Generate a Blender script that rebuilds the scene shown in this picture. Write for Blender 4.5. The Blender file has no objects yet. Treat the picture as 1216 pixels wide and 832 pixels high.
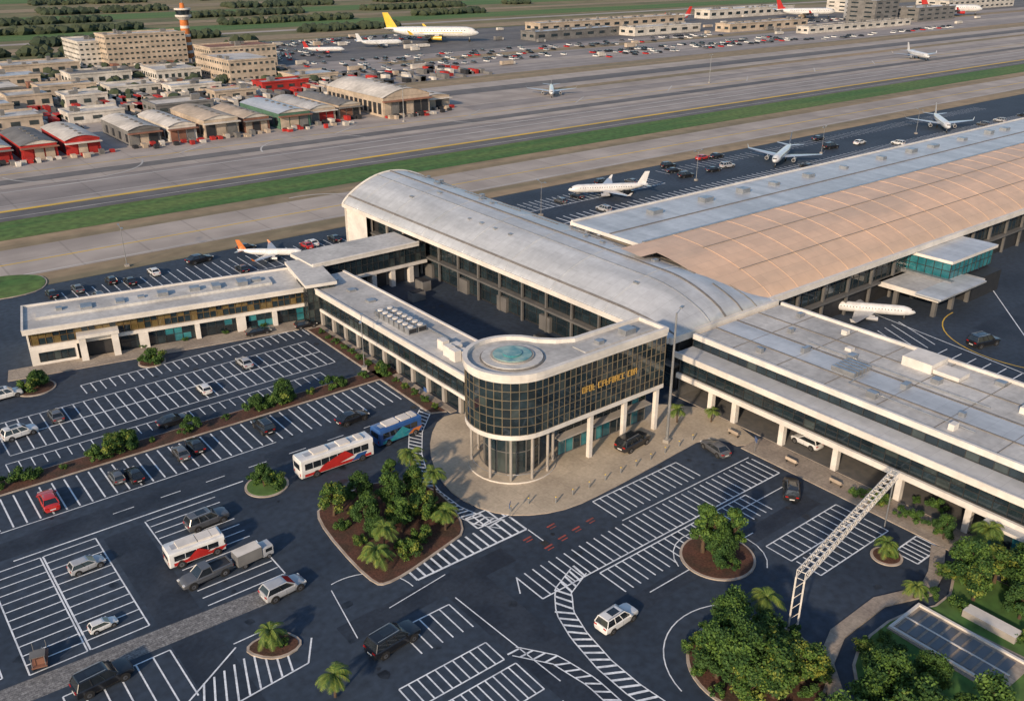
import bpy, math, random
from mathutils import Vector, Matrix
random.seed(11)
R=random.Random(5)
sc=bpy.context.scene
rad=math.radians

# ------------------------------------------------------------------ materials
def pmat(name,c1,c2=None,scale=(1,1,1),rough=.8,metal=0.0,lo=.38,hi=.62,fine=0,finev=.25,bump=0,spec=.5,obj=False,detail=6,coat=0,panel=None,pv=.1,joint=.75,jw=.02):
    m=bpy.data.materials.new(name); m.use_nodes=True
    nt=m.node_tree; N=nt.nodes; L=nt.links; b=N['Principled BSDF']
    b.inputs['Roughness'].default_value=rough; b.inputs['Metallic'].default_value=metal
    b.inputs['Specular IOR Level'].default_value=spec
    if coat: b.inputs['Coat Weight'].default_value=coat; b.inputs['Coat Roughness'].default_value=.08
    if c2 is None: c2=tuple(x*.85 for x in c1)
    src=N.new('ShaderNodeTexCoord').outputs['Object'] if obj else N.new('ShaderNodeNewGeometry').outputs['Position']
    mp=N.new('ShaderNodeMapping'); mp.inputs['Scale'].default_value=scale; L.new(src,mp.inputs['Vector'])
    n=N.new('ShaderNodeTexNoise'); n.inputs['Scale'].default_value=1; n.inputs['Detail'].default_value=detail
    L.new(mp.outputs[0],n.inputs['Vector'])
    r=N.new('ShaderNodeValToRGB'); r.color_ramp.elements[0].position=lo; r.color_ramp.elements[1].position=hi
    r.color_ramp.elements[0].color=(*c1,1); r.color_ramp.elements[1].color=(*c2,1)
    L.new(n.outputs['Fac'],r.inputs[0]); col=r.outputs[0]
    def mul(col,o):
        mx=N.new('ShaderNodeMix'); mx.data_type='RGBA'; mx.blend_type='MULTIPLY'; mx.inputs['Factor'].default_value=1
        L.new(col,mx.inputs['A']); L.new(o,mx.inputs['B']); return mx.outputs['Result']
    if fine:
        n2=N.new('ShaderNodeTexNoise'); n2.inputs['Scale'].default_value=fine; n2.inputs['Detail'].default_value=4
        L.new(src,n2.inputs['Vector'])
        mr=N.new('ShaderNodeMapRange'); mr.inputs['From Min'].default_value=.3; mr.inputs['From Max'].default_value=.7
        mr.inputs['To Min'].default_value=1-finev; mr.inputs['To Max'].default_value=1+finev
        L.new(n2.outputs['Fac'],mr.inputs['Value']); col=mul(col,mr.outputs[0])
        if bump:
            bp=N.new('ShaderNodeBump'); bp.inputs['Strength'].default_value=bump; bp.inputs['Distance'].default_value=.1
            L.new(n2.outputs['Fac'],bp.inputs['Height']); L.new(bp.outputs[0],b.inputs['Normal'])
    if panel:
        bt=N.new('ShaderNodeTexBrick'); bt.offset=0 if panel[0]==panel[1] else .5; bt.inputs['Scale'].default_value=1
        bt.inputs['Brick Width'].default_value=panel[0]; bt.inputs['Row Height'].default_value=panel[1]; bt.inputs['Mortar Size'].default_value=jw; bt.inputs['Mortar Smooth'].default_value=.2
        bt.inputs['Color1'].default_value=(1-pv,1-pv,1-pv,1); bt.inputs['Color2'].default_value=(1+pv,1+pv,1+pv,1); bt.inputs['Mortar'].default_value=(joint,joint,joint,1)
        L.new(src,bt.inputs['Vector']); col=mul(col,bt.outputs['Color'])
    L.new(col,b.inputs['Base Color'])
    return m
M={}
def mk(k,*a,**kw): M[k]=pmat(k,*a,**kw)
mk('asphalt',(.017,.028,.047),(.038,.055,.082),scale=(.045,.06,1),rough=.75,fine=1.1,finev=.28,lo=.3,hi=.7)
mk('asphalt_far',(.10,.10,.108),(.145,.14,.138),scale=(.004,.05,1),rough=.9,fine=.15,finev=.2)
mk('concrete',(.30,.262,.236),(.42,.37,.33),scale=(.004,.07,1),rough=.9,fine=.08,finev=.18,lo=.3,hi=.7,panel=(15,15),pv=.04,joint=.82,jw=.25)
mk('runway',(.215,.195,.19),(.33,.295,.275),scale=(.003,.09,1),rough=.9,fine=.1,finev=.15,lo=.35,hi=.65,panel=(22,22),pv=.04,joint=.82,jw=.3)
mk('field',(.21,.165,.085),(.11,.12,.05),scale=(.004,.012,1),rough=1,fine=.05,finev=.25)
mk('shoulder',(.31,.23,.145),(.19,.16,.10),scale=(.006,.12,1),rough=1,fine=.2,finev=.2)
mk('grass',(.045,.125,.026),(.095,.155,.038),scale=(.01,.1,1),rough=1,fine=.5,finev=.35)
mk('mulch',(.10,.042,.028),(.055,.032,.02),scale=(.5,.5,.5),rough=1,fine=4,finev=.4,bump=.5)
mk('plaza',(.37,.31,.235),(.48,.405,.305),scale=(.15,.15,.15),rough=.85,fine=2.5,finev=.12,panel=(3,3),pv=.04,joint=.8,jw=.03)
mk('sidewalk',(.25,.21,.175),(.34,.29,.235),scale=(.2,.2,.2),rough=.9,fine=3,finev=.18,panel=(2,2),pv=.06,joint=.75,jw=.03)
mk('cobble',(.14,.14,.145),(.23,.23,.23),scale=(2.2,2.2,2),rough=.9,fine=5,finev=.35,panel=(.6,.3),pv=.2,joint=.5)
mk('kerb',(.45,.39,.33),(.33,.27,.22),scale=(.6,.6,.6),rough=.85)
mk('paint',(.74,.78,.82),(.42,.46,.52),scale=(.5,.5,1),rough=.7,fine=3,finev=.18,lo=.45,hi=.78)
mk('paint_far',(.55,.53,.5),(.38,.37,.36),scale=(.05,.05,1),rough=.8)
mk('yellow_line',(.72,.46,.05),(.55,.38,.08),scale=(.05,.2,1),rough=.8)
mk('red_line',(.40,.07,.05),(.2,.06,.05),scale=(.8,.8,1),rough=.8)
mk('white_wall',(.70,.66,.61),(.58,.55,.51),scale=(.25,.25,.4),rough=.7,fine=1.5,finev=.06)
mk('roof_metal',(.56,.575,.59),(.43,.445,.46),scale=(.25,.04,.2),rough=.42,fine=.8,finev=.08,metal=.2,panel=(4.5,2.2),pv=.035,joint=.82,jw=.04)
mk('roof_flat',(.53,.52,.50),(.36,.355,.345),scale=(.09,.09,.2),rough=.85,fine=1.2,finev=.14,panel=(5,3),pv=.04,joint=.85,jw=.04)
mk('roof_tan',(.66,.45,.31),(.54,.385,.275),scale=(.03,.15,.1),rough=.5,fine=.5,finev=.06,panel=(3.9,2.3),pv=.04,joint=.84,jw=.05)
mk('seam',(.2,.185,.17),(.15,.14,.13),rough=.7)
mk('dark',(.02,.022,.026),(.03,.03,.033),rough=.6)
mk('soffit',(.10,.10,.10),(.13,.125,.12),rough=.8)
mk('frame',(.05,.052,.055),(.07,.07,.07),rough=.4,metal=.5)
mk('mullion',(.27,.22,.15),(.20,.17,.125),rough=.4,metal=.4)
mk('gold',(.80,.52,.16),(.65,.42,.12),rough=.35,metal=.5)
mk('bronze',(.16,.10,.045),(.30,.20,.09),scale=(.5,.5,.5),rough=.35,metal=.5)
mk('steel',(.45,.46,.47),(.35,.36,.37),rough=.4,metal=.7)
mk('concrete_wall',(.36,.33,.30),(.28,.26,.235),scale=(.3,.3,.3),rough=.9)
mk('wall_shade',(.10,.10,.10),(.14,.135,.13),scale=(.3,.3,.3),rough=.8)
for k,c in dict(a=(.012,.020,.026),b=(.018,.030,.037),c=(.04,.052,.052),d=(.13,.095,.04)).items():
    mk('glass_'+k,c,tuple(x*1.5 for x in c),scale=(.4,.4,.6),rough=.05,spec=1.0,metal=.15)
mk('glass_teal',(.02,.13,.16),(.05,.24,.27),scale=(.4,.4,.4),rough=.08,spec=1.0)
mk('pool_teal',(.10,.25,.26),(.32,.44,.38),scale=(.7,.7,.5),rough=.15)
mk('bark',(.10,.065,.04),(.06,.04,.028),scale=(3,3,1),rough=1)
mk('leaf_l',(.095,.165,.03),(.05,.105,.02),scale=(.6,.6,.6),rough=.65,spec=.25)
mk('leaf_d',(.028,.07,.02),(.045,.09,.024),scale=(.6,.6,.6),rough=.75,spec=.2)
mk('leaf_y',(.19,.215,.035),(.11,.155,.03),scale=(.6,.6,.6),rough=.65,spec=.25)
mk('palm_leaf',(.14,.185,.035),(.07,.125,.024),scale=(.8,.8,.8),rough=.6,spec=.3)
mk('forest',(.03,.048,.028),(.055,.07,.036),scale=(.02,.02,.02),rough=1)
mk('tyre',(.015,.015,.016),(.02,.02,.02),rough=.9)
mk('hub',(.35,.35,.36),(.25,.25,.26),rough=.35,metal=.8)
mk('car_glass',(.012,.016,.02),(.02,.025,.03),rough=.05,spec=1.0)
mk('headlight',(.75,.75,.72),(.6,.6,.6),rough=.15)
mk('taillight',(.45,.015,.012),(.3,.01,.01),rough=.2)
PA=dict(white=(.74,.74,.73),silver=(.42,.43,.45),black=(.012,.013,.016),grey=(.10,.105,.115),red=(.50,.03,.025),blue=(.03,.10,.30),orange=(.65,.2,.05),tan=(.42,.33,.22),brown=(.2,.1,.06),yellow=(.75,.5,.04),teal=(.03,.28,.34),brick=(.32,.15,.10),green=(.10,.22,.15))
for k,c in PA.items():
    M['p_'+k]=pmat('paint_'+k,c,tuple(x*.85 for x in c),scale=(.8,.8,.8),rough=.28,spec=.6,obj=True,coat=.6)
for k in('white','red','grey','tan','brick','orange','blue','silver','green'):
    c=PA[k]
    if k=='tan': c=(.60,.49,.38)
    if k=='white': c=(.74,.69,.62)
    if k=='grey': c=(.22,.215,.21)
    M['w_'+k]=pmat('wall_'+k,tuple(x*.85 for x in c),tuple(x*.6 for x in c),scale=(.1,.1,.2),rough=.85,fine=.6,finev=.15)

# ------------------------------------------------------------------ mesh builder
class MB:
    def __init__(s): s.v=[];s.f=[];s.mi=[];s.ml=[];s.T=Matrix.Identity(4)
    def m(s,k):
        if k not in s.ml: s.ml.append(k)
        return s.ml.index(k)
    def add(s,vs,fs,k):
        o=len(s.v); T=s.T
        s.v+= [tuple(T@Vector(p)) for p in vs]
        i=s.m(k)
        for f in fs: s.f.append(tuple(o+a for a in f)); s.mi.append(i)
    def quad(s,a,b,c,d,k): s.add([a,b,c,d],[(0,1,2,3)],k)
    def box(s,x0,y0,z0,x1,y1,z1,k,top=None):
        vs=[(x0,y0,z0),(x1,y0,z0),(x1,y1,z0),(x0,y1,z0),(x0,y0,z1),(x1,y0,z1),(x1,y1,z1),(x0,y1,z1)]
        s.add(vs,[(0,3,2,1),(0,1,5,4),(1,2,6,5),(2,3,7,6),(3,0,4,7)],k); s.add(vs[4:],[(0,1,2,3)],top or k)
    def prism(s,pts,z0,z1,k,top=None,bottom=True):
        n=len(pts); A=sum(pts[i][0]*pts[(i+1)%n][1]-pts[(i+1)%n][0]*pts[i][1] for i in range(n))
        if A<0: pts=pts[::-1]
        vs=[(x,y,z0) for x,y in pts]+[(x,y,z1) for x,y in pts]
        fs=[(i,(i+1)%n,n+(i+1)%n,n+i) for i in range(n)]
        if bottom: fs.append(tuple(range(n-1,-1,-1)))
        s.add(vs,fs,k); s.add([(x,y,z1) for x,y in pts],[tuple(range(n))],top or k)
    def flat(s,pts,z,k):
        n=len(pts); A=sum(pts[i][0]*pts[(i+1)%n][1]-pts[(i+1)%n][0]*pts[i][1] for i in range(n))
        if A<0: pts=pts[::-1]
        s.add([(x,y,z) for x,y in pts],[tuple(range(n))],k)
    def tube(s,p,q,r,k,r2=None,n=8,cap=True):
        p=Vector(p);q=Vector(q); r2=r if r2 is None else r2
        d=(q-p).normalized(); a=d.orthogonal().normalized(); b=d.cross(a)
        vs=[tuple(p+(a*math.cos(t)+b*math.sin(t))*r) for t in [2*math.pi*i/n for i in range(n)]]+[tuple(q+(a*math.cos(t)+b*math.sin(t))*r2) for t in [2*math.pi*i/n for i in range(n)]]
        fs=[(i,(i+1)%n,n+(i+1)%n,n+i) for i in range(n)]
        if cap: fs+=[tuple(range(n-1,-1,-1)),tuple(range(n,2*n))]
        s.add(vs,fs,k)
    def loft(s,rings,k,cap=True):
        n=len(rings[0]); vs=[p for r in rings for p in r]; fs=[]
        for j in range(len(rings)-1):
            for i in range(n):
                fs.append((j*n+i,j*n+(i+1)%n,(j+1)*n+(i+1)%n,(j+1)*n+i))
        if cap: fs+=[tuple(range(n-1,-1,-1)),tuple(range((len(rings)-1)*n,len(rings)*n))]
        s.add(vs,fs,k)
    def mesh(s,name,smooth=True,ang=35):
        me=bpy.data.meshes.new(name); me.from_pydata(s.v,[],s.f)
        for k in s.ml: me.materials.append(M[k])
        me.polygons.foreach_set('material_index',s.mi)
        if smooth:
            me.polygons.foreach_set('use_smooth',[True]*len(s.f)); me.update()
            me.set_sharp_from_angle(angle=rad(ang))
        me.update(); return me
    def obj(s,name,parent=None,smooth=True,ang=35):
        o=bpy.data.objects.new(name,s.mesh(name,smooth,ang)); sc.collection.objects.link(o)
        if parent: o.parent=parent
        return o
def group(name):
    e=bpy.data.objects.new(name,None); sc.collection.objects.link(e); return e
def place(name,me,x,y,z=0,rot=0,s=1):
    o=bpy.data.objects.new(name,me); sc.collection.objects.link(o)
    o.location=(x,y,z); o.rotation_euler=(0,0,rad(rot)); o.scale=(s,s,s) if not isinstance(s,tuple) else s
    return o
def frame(p0,p1,z=0):
    d=Vector((p1[0]-p0[0],p1[1]-p0[1])); L=d.length; d/=L
    T=Matrix(((d.x,-d.y,0,p0[0]),(d.y,d.x,0,p0[1]),(0,0,1,z),(0,0,0,1)))
    return T,L
DG=('glass_a','glass_b','glass_a','glass_b','glass_a','glass_c','glass_b')
def glazing(mb,p0,p1,z0,z1,nx,nz,fr='frame',w=.09,gl=DG,proud=.08,tilt=.008):
    T,L=frame(p0,p1); old=mb.T; mb.T=T
    for i in range(nx):
        for j in range(nz):
            a=L*i/nx;b=L*(i+1)/nx;c=z0+(z1-z0)*j/nz;d=z0+(z1-z0)*(j+1)/nz
            t=R.uniform(-tilt,tilt)
            mb.quad((a,t,c),(b,-t,c),(b,-t*.5,d),(a,t*.5,d),R.choice(gl))
    for i in range(nx+1):
        a=L*i/nx; mb.box(a-w/2,-proud,z0,a+w/2,.02,z1,fr)
    for j in range(nz+1):
        c=z0+(z1-z0)*j/nz; mb.box(0,-proud+.012,c-w/2,L,.018,c+w/2,fr)
    mb.T=old

# ------------------------------------------------------------------ ground sheets
def sheet(name,x0,x1,y0,y1,z,k):
    b=MB(); b.flat([(x0,y0),(x1,y0),(x1,y1),(x0,y1)],z,k); return b.obj(name,smooth=False)
sheet('ground',-4000,9000,-3000,9000,-.06,'field')
sheet('parking_lot',-80,700,-80,203,0,'asphalt')
sheet('taxiway_shoulder',-400,1800,203.3,243.7,-.03,'shoulder')
sheet('taxiway',-400,1800,212,235,-.005,'concrete')
sheet('grass_strip',-400,1800,244,262,-.02,'grass')
sheet('service_road',-400,1800,262.3,271.7,-.02,'asphalt_far')
sheet('runway_edge_line',-400,1800,272,273.8,.02,'yellow_line')
sheet('runway',-400,1800,271.9,300,-.02,'runway')
sheet('cargo_apron',-400,1800,300.2,402,-.02,'concrete')
sheet('dirt_strip',230,1800,402.3,424,-.02,'shoulder')
sheet('cargo_district_pavement',-200,229.5,402.3,660,-.02,'asphalt_far')
sheet('far_apron',230,1900,424.3,540,-.02,'runway')
sheet('far_apron_dark',230,1900,540.3,690,-.02,'asphalt_far')
b=MB()
for (x0,x1,y0,y1,k) in [(-300,1600,306,313,'asphalt_far'),(240,1600,330,342,'runway'),(150,1500,287,287.8,'paint_far'),(-200,1500,279,279.4,'paint_far'),(300,1500,354,362,'shoulder'),(-300,1700,222.5,223.1,'yellow_line'),(260,1700,455,470,'concrete'),(300,1700,500,516,'shoulder'),(-300,1700,295.5,296.3,'paint_far'),(-300,1700,265.5,265.9,'paint_far'),(-300,1700,213,213.5,'paint_far'),(240,1700,372,386,'asphalt_far'),(-300,1700,321,321.5,'yellow_line'),(340,1700,236.5,242.5,'shoulder')]:
    b.flat([(x0,y0),(x1,y0),(x1,y1),(x0,y1)],.004+.001*len(b.f),k)
def ring(cx,cy,r,a0,a1,w,z,k):
    n=16
    for i in range(n):
        a=rad(a0+(a1-a0)*i/n);c=rad(a0+(a1-a0)*(i+1)/n)
        b.flat([(cx+(r-w)*math.cos(a),cy+(r-w)*math.sin(a)),(cx+r*math.cos(a),cy+r*math.sin(a)),(cx+r*math.cos(c),cy+r*math.sin(c)),(cx+(r-w)*math.cos(c),cy+(r-w)*math.sin(c))],z,k)
for (cx,cy,r_,a0,a1) in [(70,321,22,-170,-10),(150,300,22,10,170),(240,321,25,-170,-90),(330,296,26,0,90),(110,223,16,0,100)]: ring(cx,cy,r_,a0,a1,.6,.03,'paint_far')
for i in range(10): b.flat([(40+i*62,318),(56+i*62,330),(57+i*62,330),(41+i*62,318)],.034,'paint_far')
b.obj('airfield_surface_bands',smooth=False)
b=MB()
for i,(y,h,k) in enumerate([(720,40,'shoulder'),(790,14,'concrete'),(830,60,'grass'),(930,30,'shoulder'),(1020,90,'grass'),(1200,60,'shoulder'),(1400,160,'grass')]):
    b.flat([(-600,y),(2600,y-60),(2600,y+h-60),(-600,y+h)],-.01+.02*i,k)
b.obj('distant_fields',smooth=False)

# ------------------------------------------------------------------ painted markings
mk_=MB()
def lx(x0,x1,y,w=.15,k='paint',z=.020): mk_.flat([(x0,y-w/2),(x1,y-w/2),(x1,y+w/2),(x0,y+w/2)],z,k)
def ly(y0,y1,x,w=.15,k='paint',z=.016): mk_.flat([(x-w/2,y0),(x+w/2,y0),(x+w/2,y1),(x-w/2,y1)],z,k)
def seg(p,q,w=.15,k='paint',z=.024):
    p=Vector(p);q=Vector(q);d=(q-p).normalized();n=Vector((-d.y,d.x))*w/2
    mk_.flat([tuple(p-n),tuple(q-n),tuple(q+n),tuple(p+n)],z,k)
def rowx(x0,x1,y0,y1,pitch=2.3,ends=(0,0),w=.16):
    n=max(1,round((x1-x0)/pitch))
    for i in range(n+1): ly(y0,y1,x0+(x1-x0)*i/n,w)
    if ends[0]: lx(x0,x1,y0,w)
    if ends[1]: lx(x0,x1,y1,w)
def rowy(y0,y1,x0,x1,pitch=2.3,ends=(0,0),w=.16):
    n=max(1,round((y1-y0)/pitch))
    for i in range(n+1): lx(x0,x1,y0+(y1-y0)*i/n,w)
    if ends[0]: ly(y0,y1,x0,w)
    if ends[1]: ly(y0,y1,x1,w)
def ladder(pts,w,step=1.1,lw=.3,edge=True):
    P=[Vector(p) for p in pts]; D=[0]
    for i in range(1,len(P)): D.append(D[-1]+(P[i]-P[i-1]).length)
    def at(s):
        for i in range(1,len(P)):
            if s<=D[i] or i==len(P)-1:
                t=(s-D[i-1])/(D[i]-D[i-1]); d=(P[i]-P[i-1]).normalized(); return P[i-1].lerp(P[i],t),d
    s=0
    while s<D[-1]:
        p,d=at(s); n=Vector((-d.y,d.x))*w/2; sk=d*.5
        seg(p-n-sk,p+n+sk,lw,z=.024); s+=step
    if edge:
        K=int(D[-1]/1.0)
        for sg in(-1,1):
            prev=None
            for i in range(K+1):
                p,d=at(D[-1]*i/K*.9999); n=Vector((-d.y,d.x))*w/2*sg; c=p+n
                if prev is not None: seg(prev,c,.14,z=.028 if sg>0 else .029)
                prev=c
rowx(8,68.5,111,118.9,1.55,w=.2); lx(8,44,110.6)
rowx(13,64,130.3,135.6,1.6,w=.18); rowx(13,64,135.9,141.2,1.6,w=.18); lx(13,64,135.75,.22); lx(13,64,130.1); lx(13,64,141.4)
rowx(27,66,143.9,147.6,1.5,(0,1),w=.18); rowx(-10,7,124.5,129,2.0)
rowx(12,60,125.2,127.9,1.6,(0,1),w=.14)
rowx(-8,12,142,147,2.0,(1,0))
rowy(82.8,102.4,5.2,10.6,1.6,(1,1)); rowy(82.8,102.4,11.0,16.8,1.6,(0,1)); ly(82.8,102.4,10.9,.2)
lx(8,36,103.6,.2); lx(-8,4,103.6,.2)
rowy(82,102.2,22.8,31.6,1.6,(0,0)); ly(95,102.2,22.6,.16); ly(82,90,31.8,.16)
rowx(7,17.2,70,77.8,1.7,(0,1)); rowx(-12,3,84,94,2.0,(1,1)); rowx(-10,4,60,68,2.0,(0,1))
for i in range(9): seg((16.5+i*1.15,66.6+.1*i),(18.2+i*1.1,71.2+.2*i),.2)
seg((16.2,66.5),(27.4,67.4),.18,z=.028); seg((16.2,69.8),(22.6,74),.18,z=.03); seg((27.4,67.4),(29.3,70.5),.18,z=.031)
seg((22.6,74.6),(27.6,74.6),.16,z=.03)
rowx(37,43.4,61.5,66,1.4,(0,1)); rowx(32.6,43,55.7,58.8,1.0,(1,1)); rowx(33,43.6,50.2,54.6,1.0,(1,1)); rowx(36,44,44,48,1.3,(1,0))
seg((44.6,66.5),(45.5,50),.14)
rowx(43,58.8,71.6,75.0,1.1,(1,0),w=.28); rowx(54.2,59.5,75.4,78,1.1,(1,1),w=.25); ly(68.5,71.4,58.9,.16)
rowx(52,94,60.4,65.1,1.2,(1,0),w=.18); rowx(69.3,85,66.6,71,1.2,(0,1),w=.18); rowx(60,86,55.6,59.8,1.2,(0,1),w=.18)
lx(69.3,94,65.6,.14); seg((52,65),(50.6,62.6),.15)
rowx(79,93.3,47.6,51.2,1.3,(1,1)); rowx(79.4,93.3,43.9,47.2,1.3,(1,0)); rowx(90,95,38.2,41.2,.8,(1,1),w=.2)
lx(62,80,53.9,.14); lx(76,93,58,.14,z=.022)
ladder([(58.4,61.6),(54.6,60),(52.4,57.2),(51.2,53.6),(50.4,49),(50.3,45),(50.8,40),(52,34)],1.9,1.1,.28)
ladder([(66.4,105.6),(61.4,100.6),(57.8,95.2),(55.4,90),(54.3,85.5),(54.3,80.4),(55.4,76.6),(57.2,74.2)],1.9,1.0,.26)
ladder([(44.5,56),(47,52.5),(47.8,48),(47.6,42)],1.3,1.3,.22)
for (x,y) in [(58,67.2),(60.5,67.6),(63,67.9),(65.6,68.2),(57,70),(61,70.3)]:
    seg((x,y),(x+1.3,y+.1),.26,'red_line',z=.03); seg((x+.1,y-.5),(x+1.1,y-.45),.15,'red_line',z=.031)
for x in range(20,60,6): lx(x,x+2.6,106.4,.13)
seg((38,69.5),(46,70.5),.12); seg((33,67.5),(34.5,76),.12)
def arc(cx,cy,r,a0,a1,w=.13,z=.033,k='paint'):
    n=14; pr=None
    for i in range(n+1):
        a=rad(a0+(a1-a0)*i/n); p=(cx+r*math.cos(a),cy+r*math.sin(a))
        if pr: seg(pr,p,w,k,z)
        pr=p
arc(36,71,6,0,100); arc(62.2,40.3,8.6,60,170); arc(73,53.2,5.4,-60,160)
rowx(30,74,172,178,2.0); rowx(32,100,184,190,2.0,(1,0)); rowx(34,100,190.3,196,2.0,w=.18); rowx(40,70,178.2,182,2.0)
rowx(118,420,164.5,170,2.4,(0,0),w=.35); rowx(118,420,170.3,176,2.4,(1,0),w=.35); rowx(118,420,144,150,2.4,w=.35); rowx(118,420,150.3,156,2.4,(1,0),w=.35)
rowx(150,205,184.5,188.5,2.1,(1,0),w=.25); rowx(150,205,189,193,2.1,w=.25); rowx(215,420,192,198,2.8,w=.22)
for i in range(9): seg((133+i*2.4,70),(138+i*2.4,80),.2)
for i in range(7): lx(134,152,52+i*2.6,.18)
seg((128,30),(200,86),.2,'paint',z=.034); seg((150,40),(158,90),.2,z=.035); arc(170,60,16,90,200,.22,.036,'yellow_line'); seg((160,50),(240,70),.2,z=.037)
mk_.obj('road_markings',smooth=False)
b=MB(); mk('patch',(.012,.019,.033),(.027,.037,.055),scale=(.2,.2,1),rough=.7,fine=2); mk('stain',(.010,.013,.019),(.024,.03,.04),scale=(1.5,1.5,1),rough=.5,fine=4)
for i,(x0,x1,y0,y1) in enumerate([(5,60,104.5,108.6),(17.5,22,60,102),(44,49.5,40,70),(60,92,52.2,55),(32,54,67.2,70.6),(86,94.5,-20,37),(130,160,20,48),(80,99,100,118),(165,210,20,70)]):
    b.flat([(x0,y0),(x1,y0+.3),(x1,y1),(x0,y1-.4)],.004+.0006*i,'patch')
q=random.Random(2)
for i in range(190):
    x=q.uniform(5,95);y=q.uniform(30,145); rr=q.uniform(.2,.7)
    b.flat([(x+rr*q.uniform(.6,1.2)*math.cos(t*.785),y+rr*q.uniform(.6,1.2)*math.sin(t*.785)) for t in range(8)],.0105+.00001*i,'stain')
for i in range(14):
    x=q.uniform(20,90);y=q.uniform(40,128); b.flat([(x,y),(x+.9,y),(x+.9,y+.9),(x,y+.9)],.0145,'frame')
b.obj('asphalt_patches',smooth=False)

# ------------------------------------------------------------------ kerbed surfaces
def smoothpoly(pts,it=2):
    for _ in range(it):
        q=[]
        for i in range(len(pts)):
            a=pts[i];c=pts[(i+1)%len(pts)]
            q+=[(a[0]*.75+c[0]*.25,a[1]*.75+c[1]*.25),(a[0]*.25+c[0]*.75,a[1]*.25+c[1]*.75)]
        pts=q
    return pts
def inset(pts,d):
    n=len(pts); A=sum(pts[i][0]*pts[(i+1)%n][1]-pts[(i+1)%n][0]*pts[i][1] for i in range(n))
    if A<0: pts=pts[::-1]
    out=[]
    for i in range(n):
        a=Vector(pts[i-1]);p=Vector(pts[i]);c=Vector(pts[(i+1)%n])
        d1=(p-a).normalized();d2=(c-p).normalized(); nn=Vector((-d1.y-d2.y,d1.x+d2.x)).normalized()
        out.append(tuple(p+nn*d))
    return out
def island(name,pts,k='mulch',smooth=2,kw=.3):
    if smooth: pts=smoothpoly(pts,smooth)
    g=group(name); b=MB(); b.prism(pts,0.001,.14,'kerb'); b.obj('kerb',g,smooth=False)
    b=MB(); b.prism(inset(pts,kw),.13,.2,k); b.obj('soil',g,smooth=False); return g
def circ(cx,cy,r,n=10,ry=None,rot=0): return [(cx+r*math.cos(2*math.pi*i/n+rot),cy+(ry or r)*math.sin(2*math.pi*i/n+rot)) for i in range(n)]
island('planted_island',[(39.3,90.2),(42.2,92),(50.4,92.8),(55.8,86.4),(53.2,75.8),(49.5,74.8),(40.2,72.6),(38.3,74.2)])
island('planted_island',circ(38,100.5,3.0),'grass')
island('planted_island',circ(72.8,53.4,4.6),'mulch')
island('planted_island',[(22.4,73.4),(27.2,74),(28.8,70),(25,69.3)],'mulch')
island('planted_island',circ(62.2,39.6,7.2),'mulch')
island('planted_island',circ(88.4,41.2,1.9),'mulch')
island('planted_strip',[(8,119.6),(70.5,119.2),(70.5,122.8),(8,123.4)],'mulch',0)
island('planted_island',circ(39.2,149.6,2.4),'mulch')
island('planted_island',circ(21,151,3.2),'mulch')
island('planted_strip',[(66.2,104),(68.6,103),(69.2,146),(66.6,146)],'mulch',0)
island('lawn',[(20,200),(32,198.6),(36,205),(35,212),(26,216),(18,214)],'grass')
island('lawn',[(64.5,28),(68.5,33.2),(73,35.0),(80,35.0),(86,32.6),(92,35),(94.6,36),(94.6,-30),(60,-30)],'grass',1)
b=MB(); path=[(62.3,26),(64.9,31.8),(68,35.1),(72.4,36.7),(80.2,36.8),(86,34.6),(90,35.6),(95,38)]
L_=[];R_=[]
for i,p in enumerate(path):
    a=Vector(path[max(0,i-1)]);c=Vector(path[min(len(path)-1,i+1)]);d=(c-a).normalized();n=Vector((-d.y,d.x))
    L_.append(tuple(Vector(p)+n*1.2)); R_.append(tuple(Vector(p)-n*.4))
for i in range(len(path)-1): b.prism([L_[i],L_[i+1],R_[i+1],R_[i]],.002,.215,'sidewalk')
b.obj('footpath',smooth=False)
b=MB(); b.prism([(76.6,22.6),(84,22.4),(83,34.4),(77,34.4)],.1,.26,'sidewalk')
for i in range(9):
    y=23.6+i*1.15
    b.box(77.9,y,.26,82.4,y+.85,.31,'p_grey')
b.box(77.2,23,.26,77.5,34,.5,'white_wall'); b.box(82.8,23,.26,83.1,34,.5,'white_wall'); b.box(77.2,34.0,.26,83.1,34.3,.5,'white_wall'); b.box(80,23.2,.27,80.2,34,.36,'white_wall')
b.obj('utility_pad',smooth=False)
pl=smoothpoly([(66.5,102),(62,97.8),(58.4,92),(56.2,85.3),(56.4,80),(58.4,75.6),(61.9,72.9),(66.4,71.5),(72.6,71.6),(79.4,72.0),(87.2,72.6),(93,73),(95.2,70.5),(95.2,68),(100,68),(100,84),(79,92),(70,101.5)],1)
b=MB(); b.prism(pl,.001,.12,'kerb',top='plaza'); b.obj('plaza_pavement',smooth=False)
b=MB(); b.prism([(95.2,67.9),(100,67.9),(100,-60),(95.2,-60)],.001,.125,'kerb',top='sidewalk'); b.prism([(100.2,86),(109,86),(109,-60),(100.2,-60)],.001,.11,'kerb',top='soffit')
b.obj('terminal_sidewalk',smooth=False)
b=MB(); b.prism([(66.4,146.3),(70,146.3),(70,102.3),(68.8,102.3),(68.8,146)],.002,.13,'kerb',top='sidewalk')
b.prism([(18,156.5),(72,145.9),(72,150.5),(22,160.5),(19,161)],.001,.13,'kerb',top='sidewalk'); b.obj('sidewalk',smooth=False)
b=MB(); b.flat([(2,79.2),(30.5,78.2),(30.5,80.9),(2,82.4)],.012,'cobble'); b.flat([(-60,77),(2,79.2),(2,82.4),(-60,80.5)],.013,'cobble'); b.obj('cobbled_crossing',smooth=False)

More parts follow.
